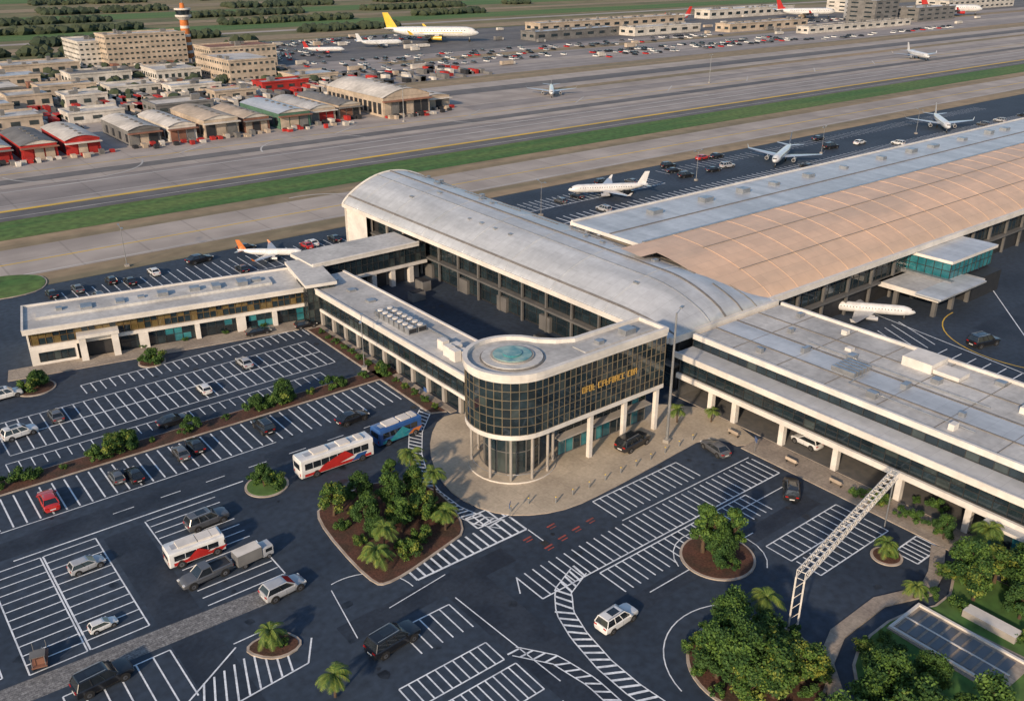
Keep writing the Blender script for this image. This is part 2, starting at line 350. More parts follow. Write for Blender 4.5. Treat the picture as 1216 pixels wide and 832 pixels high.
# ------------------------------------------------------------------ rotunda and glass gallery
g=group('rotunda_entrance_building')
C=(67.4,85.3); r=6.3; XE=90.2
def cp(a,rr=r): return (C[0]+rr*math.cos(rad(a)),C[1]+rr*math.sin(rad(a)))
arcp=[cp(a) for a in range(-90,-341,-10)]
plan=[(XE,79)]+arcp+[(75.2,85.6),(77.5,84.4),(XE,84.4)]
b=MB(); b.prism(inset(plan,.35),7.1,15.3,'dark'); b.obj('core',g,smooth=False)
b=MB(); out=inset(plan,-.18)
b.prism(out,15.1,15.75,'white_wall',top='roof_flat'); b.prism(inset(plan,-.12),6.9,7.55,'white_wall')
o2=inset(plan,-.3); i2=inset(plan,.35); n=len(o2)
for i in range(n):
    b.add([(*o2[i],15.6),(*o2[(i+1)%n],15.6),(*o2[(i+1)%n],16.3),(*o2[i],16.3),(*i2[i],16.3),(*i2[(i+1)%n],16.3),(*i2[(i+1)%n],15.7),(*i2[i],15.7)],[(0,1,2,3),(3,2,5,4),(4,5,6,7)],'white_wall')
b.prism([cp(a,4.3) for a in range(0,360,12)],15.75,15.95,'seam'); b.prism([cp(a,4.1) for a in range(0,360,12)],15.95,16.1,'roof_flat'); b.prism([cp(a,2.9) for a in range(0,360,12)],16.1,16.3,'concrete_wall'); b.prism([cp(a,2.6) for a in range(0,360,12)],16.3,16.4,'pool_teal'); b.prism([cp(a,1.3) for a in range(0,360,20)],16.4,16.6,'glass_teal',top='pool_teal')
b.box(76,80.4,15.75,89.0,83,15.9,'roof_flat'); b.box(84,80.9,15.9,86,82.5,16.7,'steel'); b.box(79,81,15.9,80,82,16.4,'steel')
b.obj('roof',g,smooth=False)
b=MB()
glazing(b,(67.4,79),(XE,79),7.55,15.1,24,6,fr='mullion',w=.085,proud=.06,tilt=.004)
for i in range(len(arcp)-1): glazing(b,arcp[i+1],arcp[i],7.55,15.1,1,6,fr='mullion',w=.085,proud=.06,tilt=.004)
glazing(b,(XE,79),(XE,84.4),7.55,15.1,4,6)
b.obj('curtain_wall',g,smooth=False)
b=MB(); x=74.2
for wd in (.6,.4,.55,.5,0,.7,.5,.5,.6,.4,.55,.65,.5,0,.55,.5,.6):
    if wd:
        b.box(x,78.76,10.9,x+.11,78.86,11.8,'gold')
        for zz in R.sample((10.9,11.3,11.7),2): b.box(x+.11,78.76,zz,x+wd*.85,78.86,zz+.1,'gold')
        if R.random()<.5: b.box(x+wd*.85-.1,78.755,10.92,x+wd*.85,78.855,11.78,'gold')
    x+=((wd or .35)+.16)*.9
b.obj('sign_letters',g,smooth=False)
b=MB()
for a in range(-160,170,30):
    p=cp(a,5.6); b.tube((p[0],p[1],.1),(p[0],p[1],6.95),.2,'concrete_wall',n=12)
for i in range(18):
    p0=cp(-i*20-20,3.9);p1=cp(-i*20,3.9); glazing(b,p0,p1,.4,6.9,1,2,fr='wall_shade',w=.12,gl=('glass_c','glass_b','glass_a'))
b.prism([cp(a,6.1) for a in range(0,360,12)],.12,.32,'white_wall',top='plaza')
for i in range(24):
    p=cp(i*15,5.6);q_=cp(i*15+15,5.6); b.tube((*p,1.2),(*q_,1.2),.04,'steel',n=5)
for x in (76.5,83,89.5): b.box(x-.3,79.2,.1,x+.3,79.8,6.9,'white_wall')
glazing(b,(73,82.2),(XE,82.2),.3,6.9,12,3,fr='wall_shade',w=.1,gl=('glass_teal','glass_b','glass_a','glass_b'))
b.box(72,80.6,3.6,XE-.3,82.1,3.8,'concrete_wall')
b.obj('ground_floor',g)

# ------------------------------------------------------------------ low wing
g=group('connector_wing_building')
b=MB(); b.box(70.6,90,0,78.2,153,6.2,'dark'); b.box(69.6,88,6.1,79,153.4,7.0,'white_wall',top='roof_flat')
b.box(69.5,88,6.99,69.9,153.4,7.25,'white_wall'); b.box(78.7,92,6.99,79.1,153.4,7.25,'white_wall')
b.box(70.1,96,2.6,70.62,153,3.15,'white_wall')
for i in range(13):
    y=97+i*4.5; b.box(70.0,y-.35,0,70.55,y+.35,2.6,'concrete_wall')
b.box(72.5,93,7.0,76.6,97,8.6,'white_wall',top='roof_flat')
b.obj('walls_and_roof',g,smooth=False)
b=MB(); glazing(b,(70.45,153),(70.45,96),3.15,6.1,34,2); glazing(b,(70.5,153),(70.5,96),.1,2.6,18,1,gl=('glass_a','glass_b'))
glazing(b,(78.3,92),(78.3,152),.5,6.2,26,2)
b.obj('windows',g,smooth=False)
b=MB()
for i in range(7):
    for j in range(2):
        x=71.6+j*1.9;y=118+i*1.6
        b.box(x,y,7.0,x+1.6,y+1.3,8.1,'steel'); b.tube((x+.8,y+.65,8.1),(x+.8,y+.65,8.25),.5,'white_wall',n=10); b.box(x+.1,y-.05,7.2,x+1.5,y,7.9,'dark')
for (x,y) in [(71.4,104.5),(72.8,104.2),(71.6,106.4),(73.4,107),(72.4,109.2)]:
    b.box(x,y,7,x+1.2,y+1.6,8.4+R.random()*.5,'white_wall')
b.tube((75.5,100,7.3),(75.5,128,7.3),.13,'steel'); b.tube((72,130,7.25),(76,130,7.25),.13,'steel')
for y in (135,142,149,112): b.box(74,y,7,75.4,y+1.4,7.35,'steel')
b.obj('rooftop_units',g,smooth=False)

# ------------------------------------------------------------------ left terminal wing (slightly skewed)
g=group('west_terminal_wing_building')
T,L=frame((23,160.4),(72,150.2))
b=MB(); b.T=T
b.box(0,.6,0,L,11.5,6,'dark'); b.box(-.8,-.9,6.0,L+.6,12.2,6.6,'white_wall',top='roof_flat')
b.box(-.8,-.95,6.59,L+.6,-.6,6.95,'white_wall'); b.box(-.85,11.9,6.59,L+.6,12.25,6.95,'white_wall'); b.box(-.85,-.6,6.595,-.5,11.9,6.94,'white_wall')
b.box(1.5,4.2,6.6,L-8,8.2,7.1,'roof_flat')
b.box(-.2,-.25,2.9,L,.6,3.5,'white_wall')
b.box(-.3,-.35,0,7,.55,2.9,'white_wall'); b.box(-.35,.5,0,-.05,11.6,6,'white_wall')
for x in (7.4,12.6): b.box(x,-1.8,0,x+1.1,.3,4.2,'white_wall')
b.box(7.2,-2.0,4.2,13.9,.3,4.8,'white_wall'); b.box(8.5,.3,.05,12.6,.58,2.85,'dark')
for x in (27,41): b.box(x-.4,-.6,0,x+.4,.5,2.9,'white_wall')
for x in (17,34): b.box(x,-.5,0,x+1.6,.5,2.9,'white_wall')
b.obj('walls_and_roof',g,smooth=False)
b=MB()
def tp(x,y): v=T@Vector((x,y,0)); return (v.x,v.y)
glazing(b,tp(.2,.3),tp(L-.2,.3),3.5,6,44,2,gl=('glass_d','glass_a','glass_b','glass_d','glass_b'),fr='bronze',w=.1)
glazing(b,tp(14,.3),tp(L-.5,.3),.15,2.9,24,2,gl=('glass_teal','glass_b','glass_a','glass_a'))
glazing(b,tp(1,-.37),tp(6.5,-.37),.7,2.3,5,1)
b.obj('windows',g,smooth=False)
b=MB(); b.T=T
b.box(L-3.2,-3.2,0,L+1.8,4,7.6,'dark'); b.box(L-3.6,-3.7,7.6,L+2.4,12.2,8.2,'white_wall',top='roof_flat'); b.box(L-3.2,4,6.6,L+1.8,11.8,7.6,'white_wall')
b.obj('stair_hall',g,smooth=False)
b=MB(); glazing(b,tp(L-3.3,-3.3),tp(L+1.9,-3.3),.2,7.6,5,5); glazing(b,tp(L-3.3,4),tp(L-3.3,-3.3),.2,7.6,6,5); glazing(b,tp(L+1.9,-3.3),tp(L+1.9,2),.2,7.6,4,5)
b.obj('stair_glazing',g,smooth=False)
b=MB(); b.T=T
for i in range(10):
    x=5+i*4.3+R.uniform(-1,1)
    if x<L-9: b.box(x,5+R.uniform(-.5,1.5),7.1,x+R.uniform(.8,2),7.2,7.4+R.random()*.5,'steel')
b.obj('rooftop_units',g,smooth=False)
g=group('link_bridge_building')
b=MB(); b.box(74.5,157,4.2,100.5,165.4,7.8,'dark'); b.box(73.8,156.2,7.8,98.4,166.2,8.5,'white_wall',top='roof_flat'); b.box(73.9,156.4,3.7,100.4,157,4.3,'white_wall')
b.box(73.8,156.1,8.49,98.4,156.5,8.8,'white_wall')
for x in (83,87.5,92,96.5): b.box(x-.5,156.6,0,x+.5,157.6,3.7,'white_wall')
b.box(82,158.5,0,99.5,165,3.8,'concrete_wall'); b.box(78.5,158,0,82,165,3.8,'dark')
for x in (84.5,89,93.5): b.box(x,158.3,.1,x+2.2,158.52,2.8,'dark')
b.obj('walls_and_roof',g,smooth=False)
b=MB(); glazing(b,(74.6,156.9),(100.3,156.9),4.3,7.8,20,2); b.obj('windows',g,smooth=False)

# ------------------------------------------------------------------ main concourse
g=group('concourse_hall_building')
Y0,Y1=86,190
def sstep(u): u=max(0,min(1,u)); return u*u*(3-2*u)
def zc(s,t):
    H=.4+(4.0+1.5*t)*math.sin(math.pi/2*min(1,t/.13))**.7 if t>0 else .4
    return 9.9+H*(math.sin(math.pi*s))**.75 if 0<s<1 else 9.9
def XS(s): return 98.8+26.9*s
nx,ny=22,78; vs=[];fs=[]; b=MB()
for j in range(ny+1):
    t=j/ny
    for i in range(nx+1):
        s=(1-math.cos(math.pi*i/nx))/2; vs.append((XS(s),Y0+(Y1-Y0)*t,zc(s,t)))
for j in range(ny):
    for i in range(nx):
        a=j*(nx+1)+i; fs.append((a,a+1,a+nx+2,a+nx+1))
b.add(vs,fs,'roof_metal')
o=b.obj('roof',g,ang=60); md=o.modifiers.new('t','SOLIDIFY'); md.thickness=.5; md.offset=-1
b=MB()
for s,w,k in [(.06,.3,'seam'),(.36,.12,'steel'),(.5,.45,'seam'),(.66,.3,'seam'),(.8,.12,'seam')]:
    for j in range(ny):
        t0=j/ny;t1=(j+1)/ny
        if s==.66 and j%9 in(5,6,7): continue
        y0=Y0+(Y1-Y0)*t0;y1=Y0+(Y1-Y0)*t1; x=XS(s)
        za,zb=zc(s,t0),zc(s,t1); sl=(zc(s+.01,t1)-zc(s-.01,t1))/.02/26.9*w/2
        b.add([(x-w/2,y0,za-sl),(x+w/2,y0,za+sl),(x+w/2,y1,zb+sl),(x-w/2,y1,zb-sl),(x-w/2,y0,za+.12-sl),(x+w/2,y0,za+.12+sl),(x+w/2,y1,zb+.12+sl),(x-w/2,y1,zb+.12-sl)],[(4,5,6,7),(0,1,5,4),(1,2,6,5),(2,3,7,6),(3,0,4,7)],k)
for t in [.14,.27,.4,.53,.67,.8,.93,.998]:
    y=Y0+(Y1-Y0)*t; pr=None
    for i in range(0,nx+1):
        s=(1-math.cos(math.pi*i/nx))/2; p=(XS(s),y,zc(s,t)+.03)
        if pr: b.tube(pr,p,.07 if t<.99 else .25,'roof_metal' if t<.99 else 'white_wall',n=5,cap=False)
        pr=p
for i in range(20):
    y=100+i*4.3+R.uniform(-1,1); s=R.choice((.25,.42,.58,.72)); t=(y-Y0)/(Y1-Y0); z=zc(s,t); x=XS(s)
    b.box(x,y,z-.2,x+R.uniform(.5,1.1),y+R.uniform(.6,1.3),z+.35,'steel')
b.obj('roof_seams',g)
b=MB()
b.box(98.6,Y0,9.1,99.1,Y1,10.0,'white_wall'); b.box(125.4,Y0,9.1,125.9,Y1,10,'white_wall')
b.box(102,Y0+.3,0,124.5,Y1-.5,9.3,'dark')
b.box(99,85.5,9.0,125.8,86.1,10.15,'white_wall')
b.box(100.6,Y0,4.3,102,Y1-1,4.7,'wall_shade')
for i in range(15):
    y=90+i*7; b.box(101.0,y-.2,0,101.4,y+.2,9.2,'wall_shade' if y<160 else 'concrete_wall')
pts=[(XS(s/20),zc(s/20,1)) for s in range(21)]
b.add([(x,189.2,z-.3) for x,z in pts]+[(x,189.2,0) for x,z in pts],[(i,i+1,22+i,21+i) for i in range(20)],'white_wall')
b.add([(99.4,189.3,9.9),(99.4,189.3,0),(99.4,180,0),(99.4,180,9.3)],[(0,1,2,3)],'white_wall')
b.obj('walls',g,smooth=False)
b=MB(); glazing(b,(101.9,179),(101.9,87),4.8,9.2,46,3,gl=('glass_a','glass_b')); glazing(b,(101.9,179),(101.9,87),.3,4.3,32,2,gl=('glass_a','glass_b'))
for i in range(5): b.box(101.2,104+i*13,.0,101.85,107+i*13,2.9,'wall_shade')
b.obj('windows',g,smooth=False)
g=group('courtyard_plant'); b=MB()
for (x,y,w,d,h) in [(96,104,2,3,1.6),(96.5,112,1.6,4,1.2),(90,146,3,2,1.8),(95,150,2,3,2),(84,148,3,3,1.4)]: b.box(x,y,0,x+w,y+d,h,'w_grey'); b.box(x+.2,y+.2,h,x+w-.2,y+d-.2,h+.15,'dark')
b.obj('units',g,smooth=False)

# ------------------------------------------------------------------ tan vaulted pier + flat roof
g=group('vaulted_pier_building')
XA,XB=125.9,470; XV=112.5
b=MB(); n=20;vs=[];fs=[];mx=90
def zt(s): return 9.9+5.7*math.sin(s*math.pi/2)**.85
def yt(s): return 87.6+23.4*s**1.15
for j in range(mx+1):
    for i in range(n+1): vs.append((XV+(XB-XV)*j/mx,yt(i/n),zt(i/n)))
for j in range(mx):
    x=XV+(XB-XV)*(j+1)/mx
    for i in range(n):
        xm=x; s_=(xm-98.8)/26.9; tt=(yt((i+.5)/n)-Y0)/(Y1-Y0)
        if xm<XA+.5 and 0<s_<1 and zc(s_,tt)>zt((i+1)/n)+.2: continue
        if xm<117 and i<n-4: continue
        a=j*(n+1)+i; fs.append((a,a+n+1,a+n+2,a+1))
b.add(vs,fs,'roof_tan'); b.obj('vault_roof',g,ang=60)
b=MB()
for j in range(44):
    x=XA+.5+j*7.8
    for i in range(n):
        s0=i/n;s1=(i+1)/n
        b.tube((x,yt(s0),zt(s0)+.02),(x,yt(s1),zt(s1)+.02),.06,'roof_tan',n=4,cap=False)
for s in (.35,.7): b.box(XA,yt(s)-.05,zt(s)-.02,XB,yt(s)+.05,zt(s)+.1,'seam')
b.obj('vault_ribs',g)
b=MB()
b.box(XA,87,8.9,XB,87.7,10.0,'white_wall'); b.box(XA,89.2,0,XB,110,9.2,'dark'); b.box(XA,87.9,4.2,XB,89.2,4.6,'wall_shade')
b.box(XA,111,0,XB,130.2,14.4,'concrete_wall'); b.box(118.5,110.8,14.4,XB,131.2,15.1,'white_wall',top='roof_metal'); b.box(118.6,119.8,15.1,XB,120.1,15.25,'seam')
b.box(118.6,110.8,15.1,XB,111.4,15.75,'steel'); b.box(118.6,130.6,15.1,XB,131.1,15.4,'white_wall')
for i in range(40): b.box(128+i*8,88.4,0,128.5+i*8,88.9,9,'wall_shade')
for i in range(22):
    x=135+i*14+R.uniform(-3,3); b.box(x,124,15.1,x+R.uniform(1,3),126,15.7+R.random()*.6,'steel')
b.obj('walls_and_roof',g,smooth=False)
b=MB(); glazing(b,(XA,89.1),(330,89.1),4.7,9,100,2,gl=('glass_a','glass_b')); b.obj('windows',g,smooth=False)

# ------------------------------------------------------------------ right terminal building
g=group('departures_terminal_building')
b=MB()
b.box(103.4,-60,7.6,125.6,84.8,9.6,'white_wall',top='roof_flat'); b.box(108,-60,0,125.4,84.5,7.6,'dark')
b.box(99.2,-60,7.1,103.4,84.8,7.9,'white_wall',top='roof_metal')
b.box(99.0,-60,7.3,99.3,84.8,8.15,'white_wall')
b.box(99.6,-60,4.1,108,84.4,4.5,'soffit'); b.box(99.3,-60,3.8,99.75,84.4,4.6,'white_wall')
b.box(100.2,-60,4.5,103.2,84.2,7.1,'dark')
b.box(103.1,-60,9.2,103.6,84.8,10.05,'white_wall'); b.box(125.3,-60,9.2,125.8,84.8,10.05,'white_wall')
for y in (78,73.5,65,56.3,47,38,29,20,11,2): b.box(100.1,y-.4,0,100.9,y+.4,4.1,'white_wall')
for x,w in ((108.5,.25),(113.6,.35),(119.2,.25)): b.box(x,-60,9.6,x+w,84.8,9.72,'seam')
b.box(108.8,-60,9.6,113.5,84.8,9.66,'roof_metal')
for y in range(-50,84,8): b.box(103.7,y,9.6,125.2,y+.06,9.69,'seam')
b.obj('walls_and_roof',g,smooth=False)
b=MB(); glazing(b,(100.1,84.2),(100.1,-20),4.6,7.1,60,2); glazing(b,(107.9,84),(107.9,-10),.2,4.1,40,1,gl=('glass_a','glass_b')); glazing(b,(103.3,84.8),(103.3,-20),7.95,9.2,60,1)
b.box(100.2,84.3,0,125,84.5,7.6,'wall_shade')
b.obj('windows',g,smooth=False)
b=MB()
b.box(119,54.5,9.6,123.6,59,11.0,'white_wall'); b.box(119.4,50.6,9.7,122.4,54.4,10.3,'white_wall')
for i in range(5): b.box(109.2+i*.9,60.5,9.7,109.8+i*.9,64.2,10.4,'steel')
for (x,y) in [(111,70),(116,76),(122,70),(110,45),(117,40),(105.6,55),(105.5,30),(121,35),(114.3,64),(106,74),(116.5,52),(122.6,79),(105.4,44),(111.5,54),(117,66),(123,46)]:
    b.box(x,y,9.6,x+R.uniform(.6,1.6),y+R.uniform(.6,1.6),10+R.random()*.5,R.choice(('steel','white_wall')))
b.tube((115,44,9.85),(115,72,9.85),.12,'steel'); b.tube((107,42,9.85),(107,60,9.85),.08,'steel'); b.tube((107,60,9.85),(111,60,9.85),.08,'steel')
b.obj('rooftop_units',g,smooth=False)
g=group('stair_kiosk_building')
b=MB(); b.box(98.4,29,.1,103.5,35,3.6,'concrete_wall',top='roof_metal'); b.box(98.0,28.5,3.6,99.2,35.5,4.0,'white_wall',top='roof_metal'); b.obj('walls_and_roof',g,smooth=False)
b=MB(); glazing(b,(98.3,35),(98.3,29),.3,3.5,6,2,gl=('glass_teal','glass_b')); b.obj('windows',g,smooth=False)

# ------------------------------------------------------------------ gate pavilion
g=group('gate_pavilion_building')
b=MB(); b.box(163,76,3.6,181,88.6,4.6,'white_wall',top='roof_flat'); b.box(161.5,74.8,4.6,179,80,4.9,'roof_metal')
b.box(174,80,4.6,191,92,8.2,'dark'); b.box(173.2,79.4,8.2,191.8,92.6,8.8,'white_wall',top='roof_metal'); b.box(178,77,0,190,80,4.4,'dark')
for x in (164.5,171,177.5):
    for y in (77,85): b.box(x,y,0,x+.8,y+.8,3.6,'wall_shade')
b.box(172,78.4,4.6,173.2,92,5.2,'steel')
b.obj('walls_and_roof',g,smooth=False)
b=MB(); glazing(b,(173.9,79.9),(191,79.9),4.7,8.2,10,2,gl=('glass_teal',),w=.12); glazing(b,(173.9,92),(173.9,79.9),4.7,8.2,7,2,gl=('glass_teal',),w=.12); b.obj('windows',g,smooth=False)

# ------------------------------------------------------------------ vehicles
def wheel(b,x,y,r=.34,w=.24):
    s=1 if y>0 else -1
    b.tube((x,y-s*w,r),(x,y,r),r,'tyre',n=16); b.tube((x,y-s*.02,r),(x,y+s*.012,r),r*.62,'hub',n=10); b.tube((x,y,r),(x,y+s*.02,r),r*.2,'tyre',n=6)
_c={}
def car(kind,col):
    if (kind,col) in _c: return _c[(kind,col)]
    P='p_'+col; b=MB()
    if kind=='sedan': st=[(-2.36,.72,.66),(-2.3,.90,.80),(-2.0,.99,.87),(-1.3,1.0,.91),(0,.96,.92),(1.0,.95,.91),(1.7,.86,.89),(2.15,.75,.82),(2.36,.58,.62)];gb=(-1.95,1.05);gt=(-1.2,.25);h=1.43;wx=1.42
    elif kind=='suv': st=[(-2.4,.85,.76),(-2.36,1.05,.88),(-2.0,1.08,.95),(-1.2,1.08,.97),(0,1.06,.97),(1.0,1.05,.96),(1.8,1.0,.94),(2.25,.9,.86),(2.4,.7,.70)];gb=(-2.3,1.1);gt=(-2.0,.35);h=1.75;wx=1.48
    else: st=[(-2.05,.80,.72),(-2.0,.98,.82),(-1.6,1.0,.88),(-1,.99,.9),(0,.98,.9),(.9,.95,.9),(1.5,.86,.87),(1.9,.76,.8),(2.08,.58,.62)];gb=(-1.95,.95);gt=(-1.6,.15);h=1.5;wx=1.27
    rings=[]
    for x,zt_,hw in st:
        zb=.24 if abs(x)<2 else .32
        half=[(hw*.88,zb),(hw*.99,zb+.14),(hw,zt_-.32 if zt_>.8 else zt_-.15),(hw*.985,zt_-.12),(hw*.88,zt_-.015),(hw*.5,zt_+.02)]
        rings.append([(x,y,z) for y,z in half]+[(x,-y,z) for y,z in half[::-1]])
    b.loft([rr[::-1] for rr in rings],P)
    hw=st[4][2]; zb=.95 if kind=='sedan' else (.96 if kind=='hatch' else 1.05); wb=hw*.90; wt=hw*.70; ht=h-.06
    B=[(gb[0],-wb,zb),(gb[1],-wb,zb),(gb[1],wb,zb),(gb[0],wb,zb)]; Tq=[(gt[0],-wt,ht),(gt[1],-wt,ht),(gt[1],wt,ht),(gt[0],wt,ht)]
    b.add(B+Tq,[(0,1,5,4),(1,2,6,5),(2,3,7,6),(3,0,4,7)],'car_glass')
    x0,x1=gt
    b.loft([[(x0-.06,-wt-.03,ht-.01),(x1+.06,-wt-.03,ht-.01),(x1+.06,wt+.03,ht-.01),(x0-.06,wt+.03,ht-.01)],[(x0+.02,-wt+.03,h-.0),(x1-.04,-wt+.03,h),(x1-.04,wt-.03,h),(x0+.02,wt-.03,h)],[(x0+.3,-wt*.5,h+.025),(x1-.3,-wt*.5,h+.025),(x1-.3,wt*.5,h+.025),(x0+.3,wt*.5,h+.025)]],P)
    for i in range(4): b.tube(B[i],Tq[i],.055,P,n=5)
    for f in ((.52,) if kind!='suv' else (.36,.66)):
        for s in (-1,1):
            xb=gb[0]+(gb[1]-gb[0])*f; xt=gt[0]+(gt[1]-gt[0])*f; b.tube((xb,s*(wb+.005),zb),(xt,s*(wt+.005),ht),.045,'tyre' if kind!='suv' else P,n=5)
    for s in (-1,1):
        for x in (-wx,wx):
            b.tube((x,s*(hw-.2),.36),(x,s*(hw-.0+.006),.36),.43,'tyre',n=18); wheel(b,x,s*(hw+.012))
        b.box(gb[1]-.28,s*(hw+.08)-.1,zb-.02,gb[1]-.1,s*(hw+.08)+.1,zb+.13,P)
        e=st[-1][0]; q=st[0][0]
        b.box(e-.34,s*.62-.17,.60,e-.085,s*.62+.14,.74,'headlight'); b.box(q-.02,s*.62-.14,zb-.22,q+.2,s*.62+.2,zb-.08,'taillight')
        b.box(-wx+.5,s*(hw-.03)-.02,.27,wx-.5,s*(hw-.03)+.05,.36,'tyre')
        for x in (-.1,.95 if kind!='hatch' else .75): b.box(x-.008,s*hw-.004,.4,x+.008,s*hw+.004,zb-.14,'dark')
    b.box(st[-1][0]-.12,-.45,.42,st[-1][0]+.015,.45,.6,'dark'); b.box(st[0][0]-.02,-.3,.5,st[0][0]+.03,.3,.62,'headlight')
    if kind=='suv':
        for s in(-1,1): b.tube((x0+.1,s*(wt-.05),h+.07),(x1-.15,s*(wt-.05),h+.07),.03,'steel',n=5)
        b.box(-1.2,-.42,h+.02,-.1,.42,h+.04,'car_glass')
    me=b.mesh('car_'+kind+'_'+col); _c[(kind,col)]=me; return me
def rbox(b,x0,x1,hw,z0,z1,k,c=.18):
    def ring(x,i=0):
        y=hw-i; t=z1-i; u=z0+i*.3
        return [(x,-y+c,u),(x,y-c,u),(x,y,u+c),(x,y,t-c),(x,y-c*.4,t-c*.3),(x,y-c,t),(x,-y+c,t),(x,-y+c*.4,t-c*.3),(x,-y,t-c),(x,-y,u+c)]
    b.loft([ring(x0,.15),ring(x0+.12),ring(x1-.12),ring(x1,.15)],k)
def bus(L,base,acc,acc2,h=3.1,glassk='car_glass'):
    b=MB(); hw=1.27; rbox(b,-L/2,L/2,hw,.32,h,'p_'+base)
    for s in(-1,1):
        n=int(L/1.35)
        for i in range(n):
            x=-L/2+.6+i*(L-1.4)/n; b.box(x,s*hw-.02,h*.5,x+(L-1.4)/n-.09,s*hw+.02,h*.8,glassk)
        b.box(-L/2+.5,s*hw-.015,.55,L/2-.5,s*hw+.012,.95,'p_'+acc)
        a,c=-L*.30,L*.22; y=s*(hw+.026)
        b.add([(a,y,.6),(a+1.7,y,.6),(c,y,h*.46),(c-1.4,y,h*.82),(a+1,y,h*.48)],[(0,1,2,3,4)],'p_'+acc)
        b.add([(c-.5,y,.6),(c+1.4,y,.6),(c+2.0,y,h*.46),(c+.5,y,h*.46)],[(0,1,2,3)],'p_'+acc2)
        for x in (-L*.3,L*.33):
            b.tube((x,s*(hw-.3),.5),(x,s*(hw+.004),.5),.58,'tyre',n=18); wheel(b,x,s*(hw+.03),.48,.3)
        b.box(L/2-.25,s*(hw+.2)-.08,h*.65,L/2-.05,s*(hw+.2)+.08,h*.8,'dark')
    b.box(L/2-.14,-1.02,h*.38,L/2+.02,1.02,h*.84,glassk); b.box(-L/2-.02,-.9,h*.5,-L/2+.1,.9,h*.78,glassk)
    b.box(L/2-.1,-.8,h*.87,L/2+.03,.8,h*.94,'dark')
    for s in(-1,1): b.box(L/2-.1,s*.85-.2,.6,L/2+.01,s*.85+.2,.8,'headlight'); b.box(-L/2-.01,s*.9-.12,.7,-L/2+.1,s*.9+.12,1.1,'taillight')
    for x in ((-L*.3,-L*.3+2.2),(L*.05,L*.05+1.6),(L*.3,L*.3+.9)): b.box(x[0],-.75,h-.02,x[1],.75,h+.24,'white_wall')
    b.box(-L*.4,-.5,h-.01,L*.4,.5,h+.05,'p_silver')
    return b.mesh('bus')
place('shuttle_bus',bus(11,'white','red','blue'),47.6,99.6,0,-1)
place('shuttle_bus',bus(7.4,'blue','teal','orange',2.8),58.4,101.0,0,3)
place('minibus',bus(6.6,'white','red','red',2.3),25.0,91.4,0,-2)
def pickup(col):
    b=MB(); P='p_'+col; hw=.98
    st=[(-2.8,.95,.9),(-2.7,1.05,.97),(0,1.08,.98),(1.2,1.1,.97),(2.2,1.05,.93),(2.7,.85,.85),(2.8,.7,.75)]
    b.loft([[(x,w*.9,.4),(x,w,.55),(x,w,z-.1),(x,w*.9,z),(x,-w*.9,z),(x,-w,z-.1),(x,-w,.55),(x,-w*.9,.4)][::-1] for x,z,w in st],P)
    b.box(-2.65,-.8,.95,-.55,.8,1.10,'dark')
    for s in(-1,1): b.box(-2.75,s*.88-.09,1.0,-.5,s*.88+.09,1.25,P)
    b.box(-2.8,-.9,1.0,-2.66,.9,1.25,P)
    B=[(-.5,-.88,1.08),(1.25,-.88,1.08),(1.25,.88,1.08),(-.5,.88,1.08)];Tq=[(-.35,-.7,1.78),(.5,-.7,1.78),(.5,.7,1.78),(-.35,.7,1.78)]
    b.add(B+Tq,[(0,1,5,4),(1,2,6,5),(2,3,7,6),(3,0,4,7)],'car_glass'); b.box(-.42,-.74,1.76,.56,.74,1.84,P)
    for i in range(4): b.tube(B[i],Tq[i],.06,P,n=5)
    for s in(-1,1):
        for x in(-1.75,1.8): b.tube((x,s*.7,.45),(x,s*.992,.45),.5,'tyre',n=16); wheel(b,x,s*1.0,.4,.26)
        b.box(2.6,s*.65-.15,.75,2.82,s*.65+.15,.9,'headlight'); b.box(-2.84,s*.8-.1,.8,-2.78,s*.8+.1,1.05,'taillight')
    return b.mesh('pickup')
def boxtruck(col,cargo):
    b=MB(); P='p_'+col
    rbox(b,1.1,3.0,1.05,.45,2.2,P,.15); b.box(2.9,-.85,1.25,3.03,.85,1.95,'car_glass')
    for s in(-1,1): b.box(1.6,s*1.05-.01,1.3,2.7,s*1.05+.012,1.9,'car_glass')
    b.box(-3,-1.1,.75,1.0,1.1,2.7,'w_'+cargo,top='w_white'); b.box(-3,-.5,.45,1.2,.5,.75,'dark')
    b.box(-3.03,-1.0,.85,-2.99,1.0,2.6,'steel')
    for s in(-1,1):
        for x in(-1.9,2.1): wheel(b,x,s*1.06,.42,.28)
        b.box(2.98,s*.75-.15,.7,3.03,s*.75+.15,.9,'headlight')
    return b.mesh('truck')
place('pickup_truck',pickup('grey'),24.4,86.6,0,184,1.05); place('box_truck',boxtruck('silver','grey'),30.0,86.4,0,4,.75)
